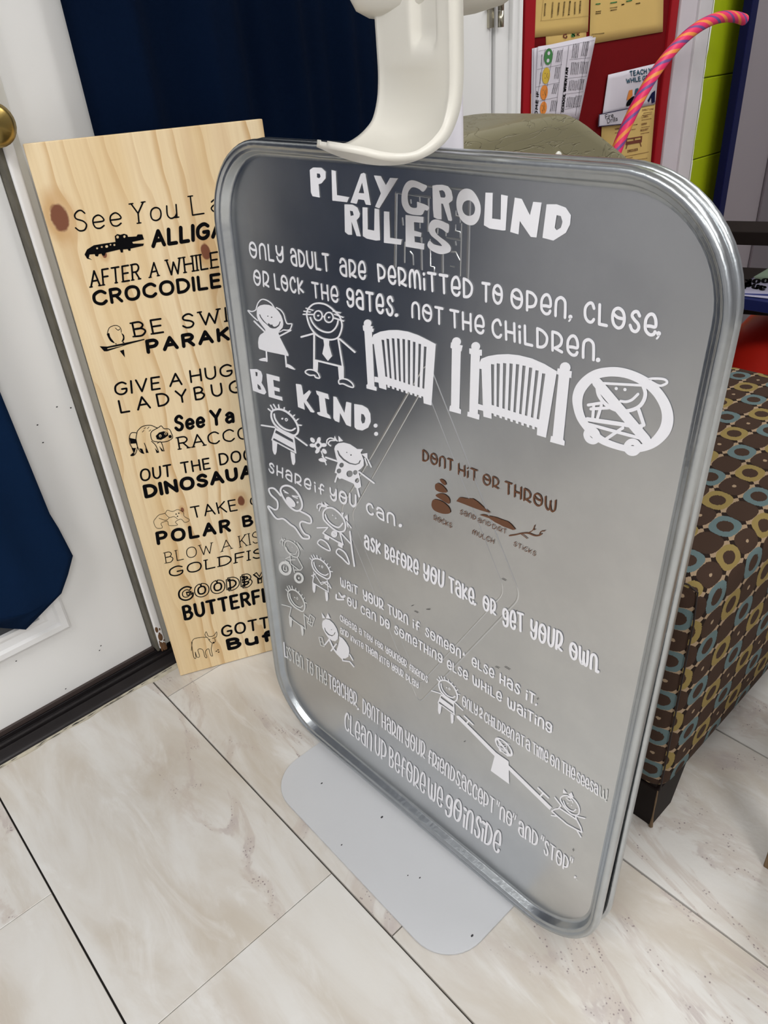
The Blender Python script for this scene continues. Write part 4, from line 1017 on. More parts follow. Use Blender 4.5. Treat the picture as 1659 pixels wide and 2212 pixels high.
for t_ in ("340,370 365,368 395,390 408,420 395,430 365,410", "290,440 300,415 330,412 370,435 415,490 405,508 350,505 300,480", "298,540 330,520 390,525 440,570 445,620 420,622 360,585", "255,620 270,585 310,582 370,605 430,655 452,700 440,728 370,730 290,700 258,660"): S.fl(t_, smooth=True)
S.done('stacked_rocks_drawing', B_, 'brown drawing of stacked rocks')
Sheet(c10).fl("515,598 545,560 580,560 630,572 690,572 740,605 800,660 880,725 770,695 680,662 600,630").done('sand_drawing', B_, 'brown sand pile drawing')
Sheet(c10).fl("757,742 800,738 850,752 930,768 1000,795 1060,815 1100,850 1140,898 1110,902 1010,865 920,818 860,778").done('mulch_drawing', B_, 'brown mulch pile drawing')
Sheet(c10).st('c', 13, "1075,962 1130,955 1200,940 1270,937 1340,962 1390,960 1412,945").st('c', 9, "1270,935 1320,905 1340,855;1390,955 1405,920 1448,912;1200,945 1262,992;1325,900 1345,898").done('sticks_drawing', B_, 'brown drawing of twigs')

# ---- figures
S = Sheet(c7)
S.fl("205,235 215,200 250,175 300,165 360,170 410,190 450,215 490,260 520,310 540,370 545,420 535,460 500,500 482,525 500,580 560,700 612,805 610,828 570,815 450,790 330,765 240,735 228,715 222,650 230,590 250,550 290,525 315,500 310,480 270,430 225,370 205,310",
     ["237,290 250,330 290,385 345,430 375,462 410,472 450,470 490,440 512,385 500,380 485,420 455,445 430,450 412,440 405,420 385,425 360,405 345,405 350,425 300,375 262,325 248,290", ell(347, 314, 7, 7), ell(396, 328, 8, 8)], hs=False)
S.st('c', 15, "215,370 150,310 90,240 140,255 190,235 205,190 225,140 270,100 330,110 390,150 425,200;455,205 510,235 550,290 570,360 595,410 648,412 650,440 620,490 540,490")
S.st('l', 20, "172,378 300,505;495,570 640,495;328,760 335,890;572,815 585,960").st('l', 12, "490,520 540,495")
S.fl("232,870 280,850 320,850 340,890 270,888", smooth=True).fl("585,925 640,945 697,998 650,990 595,965", smooth=True).done('woman_drawing', V)
S = Sheet(c7)
S.st('C', 21, "845,300 855,240 880,200 930,160 1000,148 1080,163 1150,205 1210,260 1260,310 1288,380 1295,450 1275,530 1240,590 1170,615 1100,610 1040,595 960,545 900,470 865,390")
S.F.v += []
for (x, y, rx, ry) in ((990, 308, 52, 62), (1127, 330, 55, 64)):
    F_ = Flat(); F_.ribbon(catmull(ell(x, y, rx, ry), True), 18, closed=True); S.merge(F_); S.dot(x, y, 13)
S.st('l', 18, "1045,316 1075,322;800,290 935,293;1185,336 1315,376").st('c', 20, "890,330 920,400 980,470 1060,512 1140,520 1200,480 1235,420 1245,375")
S.st('l', 15, "835,212 925,240;808,250 890,262;1180,250 1275,272;1200,290 1310,330").st('l', 24, "940,545 938,1000;775,580 930,537").st('l', 22, "1247,600 1308,975;940,875 1308,965;1265,605 1460,775")
S.fl("1058,610 1135,618 1130,680 1170,825 1115,888 1045,795 1068,680").fl("935,880 992,890 985,1030 925,1000").fl("1245,960 1320,975 1322,1120 1258,1115")
S.st('C', 17, "825,1030 860,1000 930,1005 985,1040 1010,1105 960,1098 940,1070 880,1070;1255,1135 1300,1115 1370,1130 1430,1180 1440,1225 1380,1212 1310,1180 1262,1180").done('man_drawing', V)
# gates
def gate(crop, knobs, posts, outline_, slots, tri, teeth, tn):
    S = Sheet(crop)
    for (x, y, r) in knobs: S.dot(x, y, r)
    for p in posts: S.fl(p)
    S.fl(outline_, slots + tri, hs=False)
    for (x, y) in teeth: S.fl("%f,%f %f,%f %f,%f %f,%f" % (x-18, y-25, x+18, y-15, x+16, y+34, x-16, y+24))
    S.done('gate_drawing', V)
sl = []
for a, b, c_, d_ in zip((537, 605, 678, 750, 825, 897, 970, 1047, 1122), (342, 328, 322, 325, 332, 345, 370, 398, 435), (590, 650, 718, 778, 838, 903, 968, 1035, 1100), (850, 872, 892, 912, 932, 955, 973, 993, 1012)):
    sl.append([(a, b), (a+35, b+6), (c_+26, d_+8), (c_, d_)])
gate(c4, [(345, 118, 54)], ["278,145 300,145 415,158 412,190 428,192 425,238 405,235 440,985 468,1000 468,1050 330,1015 328,965 345,955 300,225 283,215"],
     "405,325 425,275 520,232 640,212 760,210 900,232 1040,280 1170,345 1285,405 1225,1250 1118,1220 1112,1130 600,962 605,1035 505,1005 495,935 440,925 438,850 490,862 432,405 408,400", sl, [], [(635 + 62*k, 975 + 19.8*k) for k in range(8)], 8)
S = Sheet(c4); S.dot(1570, 372, 63).fl("1495,378 1655,425 1640,505 1630,500 1610,1290 1635,1310 1630,1368 1470,1325 1478,1255 1495,1250 1507,465 1487,455").done('gate_post_drawing', V)
sl = []
for a, b, c_, d_ in zip((597, 670, 752, 835, 918, 1000, 1085, 1167, 1252), (512, 502, 498, 503, 512, 530, 555, 590, 630), (605, 668, 742, 813, 883, 957, 1030, 1107, 1182), (1035, 1055, 1078, 1102, 1125, 1147, 1168, 1192, 1213)):
    sl.append([(a, b), (a+40, b+6), (c_+30, d_+8), (c_, d_)])
gate(c5, [(400, 287, 58)], ["318,310 480,330 480,405 455,405 428,1150 450,1160 445,1225 292,1180 297,1120 318,1125 338,385 318,380"],
     "450,497 470,445 560,410 680,390 820,385 960,400 1120,440 1280,510 1440,605 1300,1455 1183,1420 1188,1325 603,1140 605,1213 500,1185 495,1110 428,1095 432,1020 492,1040 476,575 450,572", sl, [], [(650 + 70*k, 1152 + 23.3*k) for k in range(8)], 8)
S = Sheet(c5); S.dot(1545, 558, 70).fl("1450,565 1632,605 1625,690 1600,690 1520,1480 1540,1500 1535,1558 1352,1508 1365,1430 1385,1435 1462,650 1435,640").done('gate_post_drawing', V)
def nochild(S, f=lambda p: p, k=1.):
    def T_(txt): return ' '.join('%f,%f' % f(p) for p in nums(txt))
    S.fl(T_("105,560 120,420 180,300 290,190 430,115 600,85 760,88 930,130 1100,205 1240,300 1360,430 1450,580 1495,740 1490,880 1440,1010 1340,1120 1220,1200 1060,1250 900,1258 700,1215 500,1140 350,1030 230,900 150,760"),
         [T_("242,600 260,460 330,350 420,270 520,225 680,212 860,240 1030,315 1160,410 1260,530 1325,670 1338,800 1300,930 1200,1060 1090,1130 950,1170 760,1140 560,1060 430,960 330,850 270,740")], smooth=True)
    def s_(kd, w, t): S.st(kd, w*k, ';'.join(T_(q) for q in t.split(';')))
    s_('l', 135, "440,290 1120,1090"); s_('c', 52, "450,380 470,470 540,570 650,650 780,690 900,680 1020,630 1090,540 1110,440 1085,350")
    s_('l', 36, "530,306 1060,334"); s_('c', 38, "770,552 850,560 930,530 1010,455"); s_('C', 34, "1160,255 1260,240 1370,252 1412,290 1370,325 1290,335")
    for p in ("710,378", "830,392"): q = f(nums(p)[0]); S.dot(q[0], q[1], 23*k)
    s_('l', 50, "1020,670 1090,880;1090,880 1040,895"); s_('l', 42, "325,605 530,572;360,660 600,645;400,610 385,790;505,610 450,790")
    s_('l', 58, "310,800 1050,910"); s_('l', 44, "330,870 1100,1080;560,1080 800,920")
    s_('C', 86, "300,1000 330,1080 400,1105 450,1060 430,980 360,940"); s_('C', 90, "850,1190 900,1120 970,1120 1020,1190 970,1255 900,1255")
S = Sheet(c6); nochild(S); S.done('no_child_drawing', V)
Ax = [(257, 140), (65, -65)]
def f_small(p):      # smaller copy of the same emblem above the seesaw
    dx, dy = p[0]-105, p[1]-560; det = 1392*(-475) - 220*535
    a = (dx*(-475) - dy*535)/det; b_ = (1392*dy - 220*dx)/det
    return (1035 + a*257 + b_*65, 1130 + a*140 - b_*65)
S = Sheet(c17b); nochild(S, f_small, .17); S.done('no_child_drawing', V)
# boys
def affine(src, dst):
    (x0, y0), (x1, y1), (x2, y2) = src; (u0, v0), (u1, v1), (u2, v2) = dst
    a, b_, c_, d_ = x1-x0, x2-x0, y1-y0, y2-y0; det = a*d_ - b_*c_
    def f(p):
        dx, dy = p[0]-x0, p[1]-y0; s_ = (dx*d_ - b_*dy)/det; t_ = (a*dy - c_*dx)/det
        return (u0 + s_*(u1-u0) + t_*(u2-u0), v0 + s_*(v1-v0) + t_*(v2-v0))
    return f
def boy(S, f, k, torso=True):
    def T_(txt): return ' '.join('%f,%f' % f(p) for p in nums(txt))
    def s_(kd, w, t): S.st(kd, w*k, ';'.join(T_(q) for q in t.split(';')))
    s_('C', 22, "290,600 302,560 350,540 410,545 470,575 530,630 575,700 592,760 580,810 540,832 480,810 400,770 330,710 298,650")
    s_('c', 19, "322,595 335,650 380,715 440,760 510,778 555,755"); s_('C', 9, "445,652 457,641 471,657 459,672")
    q = f((413, 645)); S.dot(q[0], q[1], 11*k)
    s_('l', 15, "255,535 285,560;282,495 308,540;315,485 343,530;370,490 380,535;435,522 435,560;495,560 480,588;548,605 525,630;590,650 560,675;625,720 590,715")
    s_('l', 17, "180,718 330,742;550,842 690,945") if torso else None
    if torso:
        S.fl(T_("335,745 548,845 572,1038 290,885"), [T_("343,772 532,880 537,915 333,803"), T_("318,862 545,985 548,1008 308,882")], hs=False)
    S.fl(T_("300,890 358,920 350,1020 335,1050 320,1040 305,1000")); S.fl(T_("505,1010 555,1035 560,1130 545,1165 525,1155 512,1080"))
S = Sheet(c8); boy(S, lambda p: p, 1); S.done('boy_drawing', V)
S = Sheet(c17b); boy(S, affine([(180, 718), (690, 945), (335, 1050)], [(82, 360), (550, 652), (205, 712)]), .95); S.done('boy_drawing', V)
S = Sheet(c15); boy(S, affine([(290, 600), (335, 1050), (545, 1165)], [(617, 480), (657, 965), (862, 1100)]), .95, False)
S.st('l', 15, "650,660 630,800;862,765 880,950;630,800 880,950").st('l', 12, "640,630 770,830;610,690 680,660;610,690 655,715;770,830 870,780;790,785 925,890;925,890 870,790;760,800 870,780").done('boy_drawing', V)
S = Sheet(c15); boy(S, affine([(290, 600), (335, 1050), (545, 1165)], [(235, 985), (287, 1515), (475, 1650)]), .95, False)
S.st('l', 14, "290,1190 255,1350;490,1300 515,1540;255,1350 515,1540;140,1150 290,1190;490,1310 575,1380").st('L', 12, "590,1310 660,1370 620,1500 550,1440").st('l', 9, "560,1420 640,1440;600,1370 590,1480").done('boy_drawing', M['vinyl_ghost'], 'faded drawing of a boy with a box')
# girl with flower
S = Sheet(c9)
S.fl("840,-52 850,-87 885,-117 945,-125 1015,-107 1085,-62 1145,3 1170,73 1170,133 1145,163 1110,190 1130,290 1142,370 1110,390 1075,380 1055,335 925,278 900,285 865,250 870,222 845,215 860,150 880,95 860,40",
     [ell(922, 128, 25, 28, .4), ell(893, 193, 25, 28, .4), ell(1012, 225, 36, 38, .4), ell(1075, 210, 24, 28, .4), ell(1097, 300, 24, 28, .4), "872,-35 890,20 940,75 1010,115 1080,128 1125,110 1138,72 1125,75 1110,105 1075,115 1015,100 950,58 905,10 885,-35", ell(980, -14, 6, 6), ell(1028, 15, 8, 8)], hs=False)
S.st('l', 17, "870,250 850,315;1120,205 1285,330").st('l', 20, "1097,385 1120,480").done('girl_drawing', V)
S = Sheet(c8); S.fl("1040,835 1095,895 1045,905").fl("1000,835 1030,895 990,880").fl("1250,985 1315,985 1290,1030").fl("1300,1040 1365,1030 1370,1105")
S.st('c', 14, "1030,895 960,862 918,880 912,920;1000,890 950,892 930,925 955,950").st('l', 14, "1340,1090 1365,1165;1370,1100 1410,1185").st('l', 18, "1040,1125 900,1078").done('girl_hair_drawing', V)
S = Sheet(c8)
for (x, y, a_) in ((752, 885, .9), (822, 885, 1.8), (878, 940, 0), (752, 945, .2), (808, 1005, 2.2), (885, 1010, .9)): S.fl(' '.join('%f,%f' % p for p in ell(x, y, 34, 22, a_)), smooth=False)
S.st('C', 24, "815,905 850,940 815,980 782,940").st('l', 14, "850,1010 905,1160;860,1068 905,1110").fl("820,1100 860,1085 905,1110 890,1130 840,1125", smooth=True).done('flower_drawing', V)
S = Sheet(c9)
S.st('C', 21, "240,400 262,368 310,357 370,380 430,440 470,520 480,590 450,635 400,635 340,590 280,510 245,440").st('c', 19, "240,470 180,400 140,385 108,400 130,460 200,530 205,610 170,625 108,590 105,610 190,725 270,730 350,795 400,830 470,930 500,950 555,950 555,920 500,890 455,800 480,760 560,780 585,760 560,700 460,645")
S.st('l', 11, "270,410 325,445;285,432 325,445;370,470 435,480;375,478 430,500").fl("300,500 330,482 370,510 405,560 395,595 350,590 315,550", smooth=True).dot(430, 545, 12).done('crying_child_drawing', V)
S = Sheet(c9)
S.st('C', 18, "715,700 720,650 760,610 820,610 890,660 945,730 965,800 955,860 900,875 840,850 770,790 725,740").st('c', 17, "740,685 760,740 820,800 890,825 935,780").dot(822, 690, 8).dot(857, 723, 9)
S.st('c', 13, "760,600 690,562 652,575 650,610;740,595 692,592 672,640").fl("700,535 725,590 690,580").fl("730,540 780,580 735,595").fl("915,660 950,660 935,700").fl("950,710 990,680 995,760").st('l', 12, "980,760 995,820;985,770 1030,830")
S.st('l', 15, "650,830 770,825;915,890 1020,1005;770,825 712,890;903,880 938,1020;712,890 900,1000").fl(' '.join('%f,%f' % p for p in ell(840, 900, 36, 40)), [ell(835, 890, 4, 4), ell(850, 905, 4, 4)], hs=False)
S.st('c', 18, "1015,872 1035,1050 1065,1260").st('C', 15, "655,1005 690,962 760,1005 795,1085 730,1062").fl("730,900 790,930 780,970 730,950").st('C', 16, "865,1110 890,1065 960,1110 1000,1195 1000,1238 930,1170").fl("890,980 940,1010 930,1060 880,1030").done('skating_girl_drawing', V)
S = Sheet(c15)
S.st('C', 15, "185,200 200,150 250,135 320,170 380,230 410,300 405,370 370,395 300,370 230,310 195,250").st('c', 13, "205,240 240,310 300,345 360,340 385,290").dot(245, 210, 6).dot(303, 237, 8)
S.st('c', 12, "170,140 122,122 112,170;165,135 150,150 155,215").fl("140,80 165,130 130,120").fl("165,90 195,115 165,130").fl("330,130 360,140 345,175").st('l', 12, "380,160 440,280;400,180 465,275")
for (x, y, rx, ry, w_, a_) in ((193, 573, 78, 96, 44, -.5), (410, 725, 58, 72, 36, -.4)):
    F_ = Flat(); F_.ribbon(catmull(ell(x, y, rx, ry, a_), True, 3), w_, closed=True); S.merge(F_)
S.dot(410, 728, 16).st('c', 13, "175,540 165,600 215,610 210,560")
S.st('l', 14, "270,370 280,500;385,400 470,560;280,500 400,590;470,560 440,600;440,600 330,600;240,440 350,435;200,420 260,390;320,560 340,640;250,480 190,450").done('cycling_girl_drawing', M['vinyl_ghost'], 'faded drawing of a girl on a bicycle')
S = Sheet(c15)
S.fl("778,1460 790,1410 840,1380 900,1395 960,1450 1010,1530 1038,1620 1030,1700 990,1735 930,1720 870,1670 820,1590 785,1520", ["815,1520 830,1580 880,1635 940,1655 980,1630 995,1590 982,1590 965,1625 930,1638 885,1615 840,1565 825,1520", ell(930, 1550, 6, 7)], hs=False)
S.fl("770,1275 815,1340 830,1370 785,1365").fl("870,1285 915,1375 840,1370").fl("1050,1655 1100,1680 1160,1750 1205,1830 1215,1900 1200,1980 1150,2010 1100,2010 1020,1930 1005,1890 1040,1790 1055,1710")
S.st('l', 24, "890,1700 960,1850 1020,1930 1100,2010;885,1715 825,1790;925,1885 1005,1780").st('l', 19, "1220,1945 1270,2035;1105,2020 1110,2045 1220,2060 1285,2140").done('girl_drawing', V)
Sheet(c15).st('L', 11, "730,1670 780,1675 815,1820 760,1800").st('l', 8, "745,1740 795,1750").done('phone_drawing', M['vinyl_ghost'], 'faded drawing of a small phone')
# seesaw
S = Sheet(c17b); S.st('l', 30, "470,745 1035,1325").fl("462,765 490,728 1055,1290 1020,1325").fl("1050,1285 1235,1415 1243,1755 968,1555 1025,1340").fl("1235,1490 1262,1500 1262,1555 1238,1545")
S.st('l', 20, "572,737 705,868").st('l', 26, "645,805 605,850").done('seesaw_drawing', V)
S = Sheet(c19); S.fl("-20,770 635,1410 605,1452 -15,845").st('l', 22, "430,1120 586,1270").st('l', 26, "510,1195 462,1248").done('seesaw_drawing', V)
S = Sheet(c19)
S.st('C', 20, "765,1300 775,1260 820,1234 880,1242 950,1280 1010,1350 1045,1430 1040,1500 1000,1526 930,1510 860,1450 800,1370").st('c', 18, "810,1320 840,1390 900,1450 960,1468 995,1440").dot(876, 1350, 9).dot(930, 1382, 9)
S.st('c', 12, "850,1270 900,1262 925,1300 900,1308 865,1285;925,1300 945,1320 950,1345").fl("810,1135 865,1200 830,1202 802,1195").fl("930,1185 962,1262 930,1262 880,1215").st('l', 18, "680,1262 770,1380;1012,1545 1130,1575;630,1530 720,1545;1010,1750 1070,1855")
S.st('l', 19, "770,1385 735,1430;735,1430 690,1435;690,1435 632,1465;632,1465 720,1545;720,1545 860,1665;860,1665 1000,1742;1000,1742 1085,1783;1085,1783 1070,1715;1070,1715 1000,1580;1000,1580 990,1530;760,1430 1000,1590").done('girl_drawing', V)

# ---- pressed relief of the pan: a big diamond and an upper panel, raised as fine ridges
def ridge(pts, w, h, closed=False, name='pressed_ridge', flat=False):
    P = [px2s(*p) for p in pts]
    if closed:
        Q = []                          # rounded corners
        n = len(P)
        for i in range(n):
            a, b_, c_ = P[i-1], P[i], P[(i+1) % n]
            def lerp(p, q, d):
                l = math.hypot(q[0]-p[0], q[1]-p[1]); return (p[0]+(q[0]-p[0])*d/l, p[1]+(q[1]-p[1])*d/l)
            s0, s1 = lerp(b_, a, .014), lerp(b_, c_, .014)
            for k in range(7):
                t = k/6; Q.append(tuple((1-t)**2*s0[j] + 2*t*(1-t)*b_[j] + t*t*s1[j] for j in (0, 1)))
        P = Q
    m = MB(); n = len(P); rows = []
    for i in range(n):
        a = P[i-1] if (closed or i) else P[i]; b_ = P[(i+1) % n] if (closed or i < n-1) else P[i]
        dx, dy = b_[0]-a[0], b_[1]-a[1]; l = math.hypot(dx, dy) or 1; nx, ny = -dy/l, dx/l
        row = []
        for k in range(5):
            t = -1 + k/2; row.append(tuple(s2w(P[i][0]+nx*w*t, P[i][1]+ny*w*t, FACE + h*(1-t*t) - .00003)))
        rows.append(row)
    if closed: rows.append(rows[0])
    m.grid(rows); return m.build(name, M['steel'], sign, smooth=True)
ridge([(922, 778), (1124, 1290), (904, 1520), (734, 1101)], .0013, .00068, True)
ridge([(916, 832), (1090, 1279), (905, 1480), (757, 1113)], .0010, .00055, True)
def rp(t): return [(840 + x/8.295, 380 + y/8.295) for x, y in nums(t)]
for t_, w_ in (("105,1640 125,300", .0022), ("105,300 750,385", .0012), ("1440,440 1400,1900", .0020), ("700,185 1330,245", .0012), ("700,400 690,1000", .0016), ("540,370 545,470", .0012), ("545,840 545,940", .0012),
               ("230,745 245,890", .0016), ("1190,620 1190,720 1270,735 1265,840", .0012), ("1185,870 1180,990 1270,1010 1265,1110", .0012), ("1020,1110 1280,1150", .0010), ("570,1100 580,1690", .0018),
               ("725,1130 735,1620 805,1640 800,1740", .0013), ("955,1400 955,1740", .0018), ("370,1360 420,1420 430,1600", .0014), ("275,1180 270,1560", .0014), ("1100,1360 1190,1370 1260,1520", .0012), ("1090,1620 1180,1635", .0008),
               ("1180,1170 1190,1250", .0016), ("1015,940 1010,1080", .0012), ("865,940 860,1040", .0012), ("380,420 385,500", .0014), ("1290,850 1270,1800", .0010)):
    ridge(rp(t_), w_*.8, .0007)
# scuffs and smudges
for (px_, py_, l_, a_) in ((1084, 1250, 9, .5), (1036, 1434, 0, 0), (1090, 1440, 12, .6), (889, 1309, 3, -.4), (1160, 1508, 4, 1.2), (1002, 1602, 2, 0), (1113, 1320, 3, 0), (1237, 1834, 5, 1.3), (1070, 1440, 8, .5), (895, 1320, 8, .5), (921, 1316, 7, .1)):
    S = Sheet((0, 0, 1)); S.st('l', 1.1, "%f,%f %f,%f" % (px_, py_, px_+l_*math.cos(a_)+.5, py_+l_*math.sin(a_))); S.done('scuff', M['speck'])

# ================================================================== PRINT ON THE PINE BOARD
CA, CBd = (0, 0, 2.765), (0, 700, 2.765)
def place_b(u, v, w=0): return BO + beh*u + bev*v - bbk*(.0004 + w)
class BSheet(Sheet):
    def __init__(s, crop): super().__init__(crop, px2b)
    def done(s, name, material=None, label=None):
        o = lay(s.F, name, place_b, material or M['ink'], None, label)
        o.parent = board; o.matrix_parent_inverse = board.matrix_world.inverted(); return o
def bw(crop, words, t, tab=SANS, **k):
    for (txt, BL, BR, TL) in words: BSheet(crop).word(txt, BL, BR, TL, t*1.22 if t < .16 else t*1.05, tab, **k).done('printed_word')
bw(CA, [('See', (450, 1388), (730, 1350), (432, 1258)), ('You', (790, 1343), (1062, 1302), (777, 1213)), ('La', (1145, 1290), (1330, 1262), (1130, 1168))], .06, serif=True, gap=2.2)
bw(CA, [('ALLIGA', (905, 1484), (1345, 1415), (900, 1375))], .20, gap=.8)
bw(CA, [('AFTER', (540, 1720), (838, 1670), (530, 1618)), ('A', (893, 1662), (950, 1650), (890, 1570)), ('WHILE', (1000, 1650), (1310, 1598), (988, 1550))], .085, serif=True)
bw(CA, [('CROCODILE', (558, 1832), (1325, 1718), (542, 1738))], .19, gap=.9)
bw(CA, [('BE', (800, 2016), (984, 1988), (780, 1925)), ('SWE', (1088, 1968), (1420, 1912), (1076, 1878))], .10, serif=True, gap=2)
bw(CA, [('PARAKE', (874, 2116), (1465, 2018), (862, 2030))], .23, gap=1.2)
bw(CBd, [('GIVE', (685, 432), (962, 390), (677, 350)), ('A', (1010, 378), (1092, 364), (1006, 298)), ('HUG', (1136, 354), (1394, 310), (1126, 276))], .11)
bw(CBd, [('LADYBUG', (718, 536), (1450, 408), (700, 455))], .11, gap=3.4)
bw(CBd, [('See', (1045, 645), (1224, 618), (1038, 546)), ('Ya', (1258, 614), (1402, 590), (1248, 513))], .17)
bw(CBd, [('RACCO', (1068, 752), (1500, 684), (1055, 675))], .09, serif=True)
bw(CBd, [('OUT', (840, 944), (1028, 910), (832, 868)), ('THE', (1085, 896), (1260, 866), (1073, 826)), ('DOO', (1312, 846), (1520, 812), (1303, 773))], .11)
bw(CBd, [('DINOSAUA', (864, 1044), (1520, 915), (848, 962))], .23, gap=.8)
bw(CBd, [('TAKE', (1150, 1162), (1422, 1114), (1132, 1092)), ('C', (1495, 1092), (1565, 1078), (1488, 1030))], .09)
bw(CBd, [('POLAR', (937, 1322), (1382, 1240), (925, 1242)), ('B', (1450, 1216), (1518, 1203), (1440, 1148))], .21, gap=1.6)
bw(CBd, [('BLOW', (990, 1430), (1274, 1368), (980, 1365)), ('A', (1322, 1362), (1386, 1342), (1318, 1298)), ('KIS', (1434, 1336), (1550, 1305), (1424, 1266))], .055, serif=True, gap=2)
bw(CBd, [('GOLDFIS', (1008, 1516), (1575, 1394), (1003, 1454))], .10, serif=True, gap=1.2)
bw(CBd, [('GOODBY', (1072, 1660), (1590, 1548), (1062, 1578))], .24, outline=True, gap=.8)
bw(CBd, [('BUTTERFL', (1102, 1772), (1620, 1655), (1085, 1684))], .14)
bw(CBd, [('GOTT', (1326, 1874), (1610, 1814), (1316, 1804))], .12)
bw(CBd, [('Buf', (1354, 1952), (1640, 1890), (1340, 1884))], .25, gap=.8)
S = BSheet(CA); S.fl("505,1520 520,1490 560,1465 620,1455 690,1445 685,1410 700,1398 720,1402 740,1396 760,1402 765,1415 815,1412 822,1400 850,1400 860,1430 790,1445 795,1455 860,1455 855,1468 780,1485 780,1497 768,1498 762,1488 735,1490 735,1508 722,1508 715,1490 630,1510 625,1528 612,1525 605,1515 590,1518 585,1532 570,1530 565,1518 535,1520 530,1540 550,1552 520,1545",
   [ell(702, 1416, 8, 9), ell(743, 1413, 7, 8), ell(580, 1483, 6, 6), ell(608, 1475, 6, 6), ell(637, 1472, 9, 8), ell(660, 1462, 5, 5), ell(683, 1463, 6, 6)], hs=False)
S.done('alligator_drawing')
S = BSheet(CA); S.st('c', 4, "640,2000 650,1962 672,1947 700,1945 720,1960 724,1985;690,1960 705,1972 715,1965").fl("640,2000 652,1990 660,2015 685,2048 660,2038", smooth=True).fl("725,1990 741,2003 742,2030 726,2042 735,2015", smooth=True)
S.fl("595,2068 640,2070 862,2024 864,2030 760,2058 640,2098 622,2098", ["640,2080 740,2060 720,2068 642,2086"], hs=False).fl("715,2096 740,2088 746,2135").fl("690,2048 700,2056 688,2056").fl("736,2038 744,2048 730,2048").done('parakeet_drawing')
S = BSheet(CBd); S.st('c', 4.5, "820,640 850,612 900,605 940,620 962,608 980,625 1010,628 1025,655 1030,680 1000,700 960,705 912,697 900,662 908,640 940,622;820,640 812,700 835,760 860,772;862,712 885,768;905,700 930,725 948,765;940,712 962,705 980,758;818,650 785,650 772,680 778,720 800,760 780,785 805,780 820,740 815,700")
S.fl("930,668 950,648 978,640 1003,650 1005,665 985,680 960,692 937,688", [ell(957, 668, 8, 9), ell(989, 655, 8, 8)], hs=False).dot(957, 669, 4).dot(989, 656, 4).dot(1016, 672, 10)
S.fl("773,680 815,688 818,712 780,715").fl("785,740 812,740 805,765 796,765").fl("782,785 805,765 800,785").fl("832,742 850,745 862,776 845,772").fl("868,738 887,768 872,770").fl("925,740 950,768 935,770").fl("950,728 980,760 965,760").st('l', 3, "860,625 870,618;880,625 890,615;850,645 860,635;890,640 900,632").done('raccoon_drawing')
S = BSheet(CBd); S.st('c', 2.6, "930,1160 918,1182 935,1218 970,1216 962,1190 1000,1178 1010,1203 1060,1200 1048,1182 1080,1165 1105,1185 1132,1170 1100,1148 1094,1125 1062,1108 1030,1120 1000,1112 985,1130 950,1140 930,1160;985,1130 1010,1155 1040,1150 1060,1165;950,1160 990,1172 1010,1158").dot(1052, 1135, 4).dot(1068, 1130, 4).dot(1060, 1148, 4).done('polar_bears_drawing')
S = BSheet(CBd); S.st('c', 3, "1145,1900 1160,1880 1200,1872 1240,1872;1232,1870 1224,1855 1232,1838 1245,1864 1275,1862 1294,1838 1292,1868 1268,1878;1240,1872 1250,1890 1268,1905 1285,1898 1282,1880;1268,1905 1262,1945 1270,1980 1258,1978 1246,1940 1226,1958 1236,1990 1224,1988 1210,1945 1182,1945 1192,1985 1176,1988 1166,1958 1170,1995 1158,1990 1148,1940 1145,1900;1148,1900 1143,1950").dot(1252, 1884, 3).dot(1276, 1903, 5).st('l', 5, "1290,1955 1296,1953;1300,1945 1306,1947;1303,1960 1309,1958").done('buffalo_drawing')

# ================================================================== PRINT ON THE PAPERS
def flatsheet(Y, lift=.0016):
    class PS(Sheet):
        def __init__(s): s.c = lambda p: C3(*p); s.F = Flat(); s.px = lambda x, y: (lambda h: (h.x, h.z))(hy(x, y, Y-lift))
        def done(s, name, material, parent, label=None):
            m = MB(); m.v = [(x, Y-lift, z) for x, z in s.F.v]; m.f = s.F.f; o = m.build(name, material, parent)
            if label: o['label'] = label
            return o
    return PS
PT = flatsheet(1.1415)
PT().word('TEACH YOU', (836, 457), (1008, 430), (832, 424), .2, SANS, gap=.8).done('heading_print', M['teal_ink'], P_tw)
PT().word('WHILE GETT', (815, 500), (985, 470), (810, 470), .2, SANS, gap=.8).done('heading_print', M['teal_ink'], P_tw)
PT().fl("830,540 850,535 850,570 835,590 815,600 820,575").done('boot_picture', M['orange_ink'], P_tw)
PT().fl("868,530 885,525 885,545 905,550 890,568 862,568").done('boot_picture', M['teal_ink'], P_tw)
PT().fl("820,605 855,575 880,590 850,620 815,635", smooth=True).done('shoe_picture', M['ink'], P_tw)
PT().fl("940,600 965,555 985,540 983,610 965,618 962,580 948,612").done('trousers_picture', M['navyedge'], P_tw)
PF = flatsheet(1.1385)
PF().word('Fire', (690, 712), (738, 700), (686, 684), .12, SANS, gap=1).word('Drills', (700, 738), (762, 722), (697, 708), .12, SANS, gap=1.2).done('handwriting', M['ink'], P_fd)
PF().st('L', 4, "652,684 829,648 809,740 648,756").done('tag_border', M['navyedge'], P_fd)
PY = flatsheet(1.1430)
PY().fl("812,828 908,812 905,850 810,866", ["818,834 858,828 857,840 818,846", "864,826 902,820 901,832 863,838"], hs=False).st('l', 4, "818,866 812,888;896,853 902,874").done('dresser_picture', M['brown_ink'], P_ty)
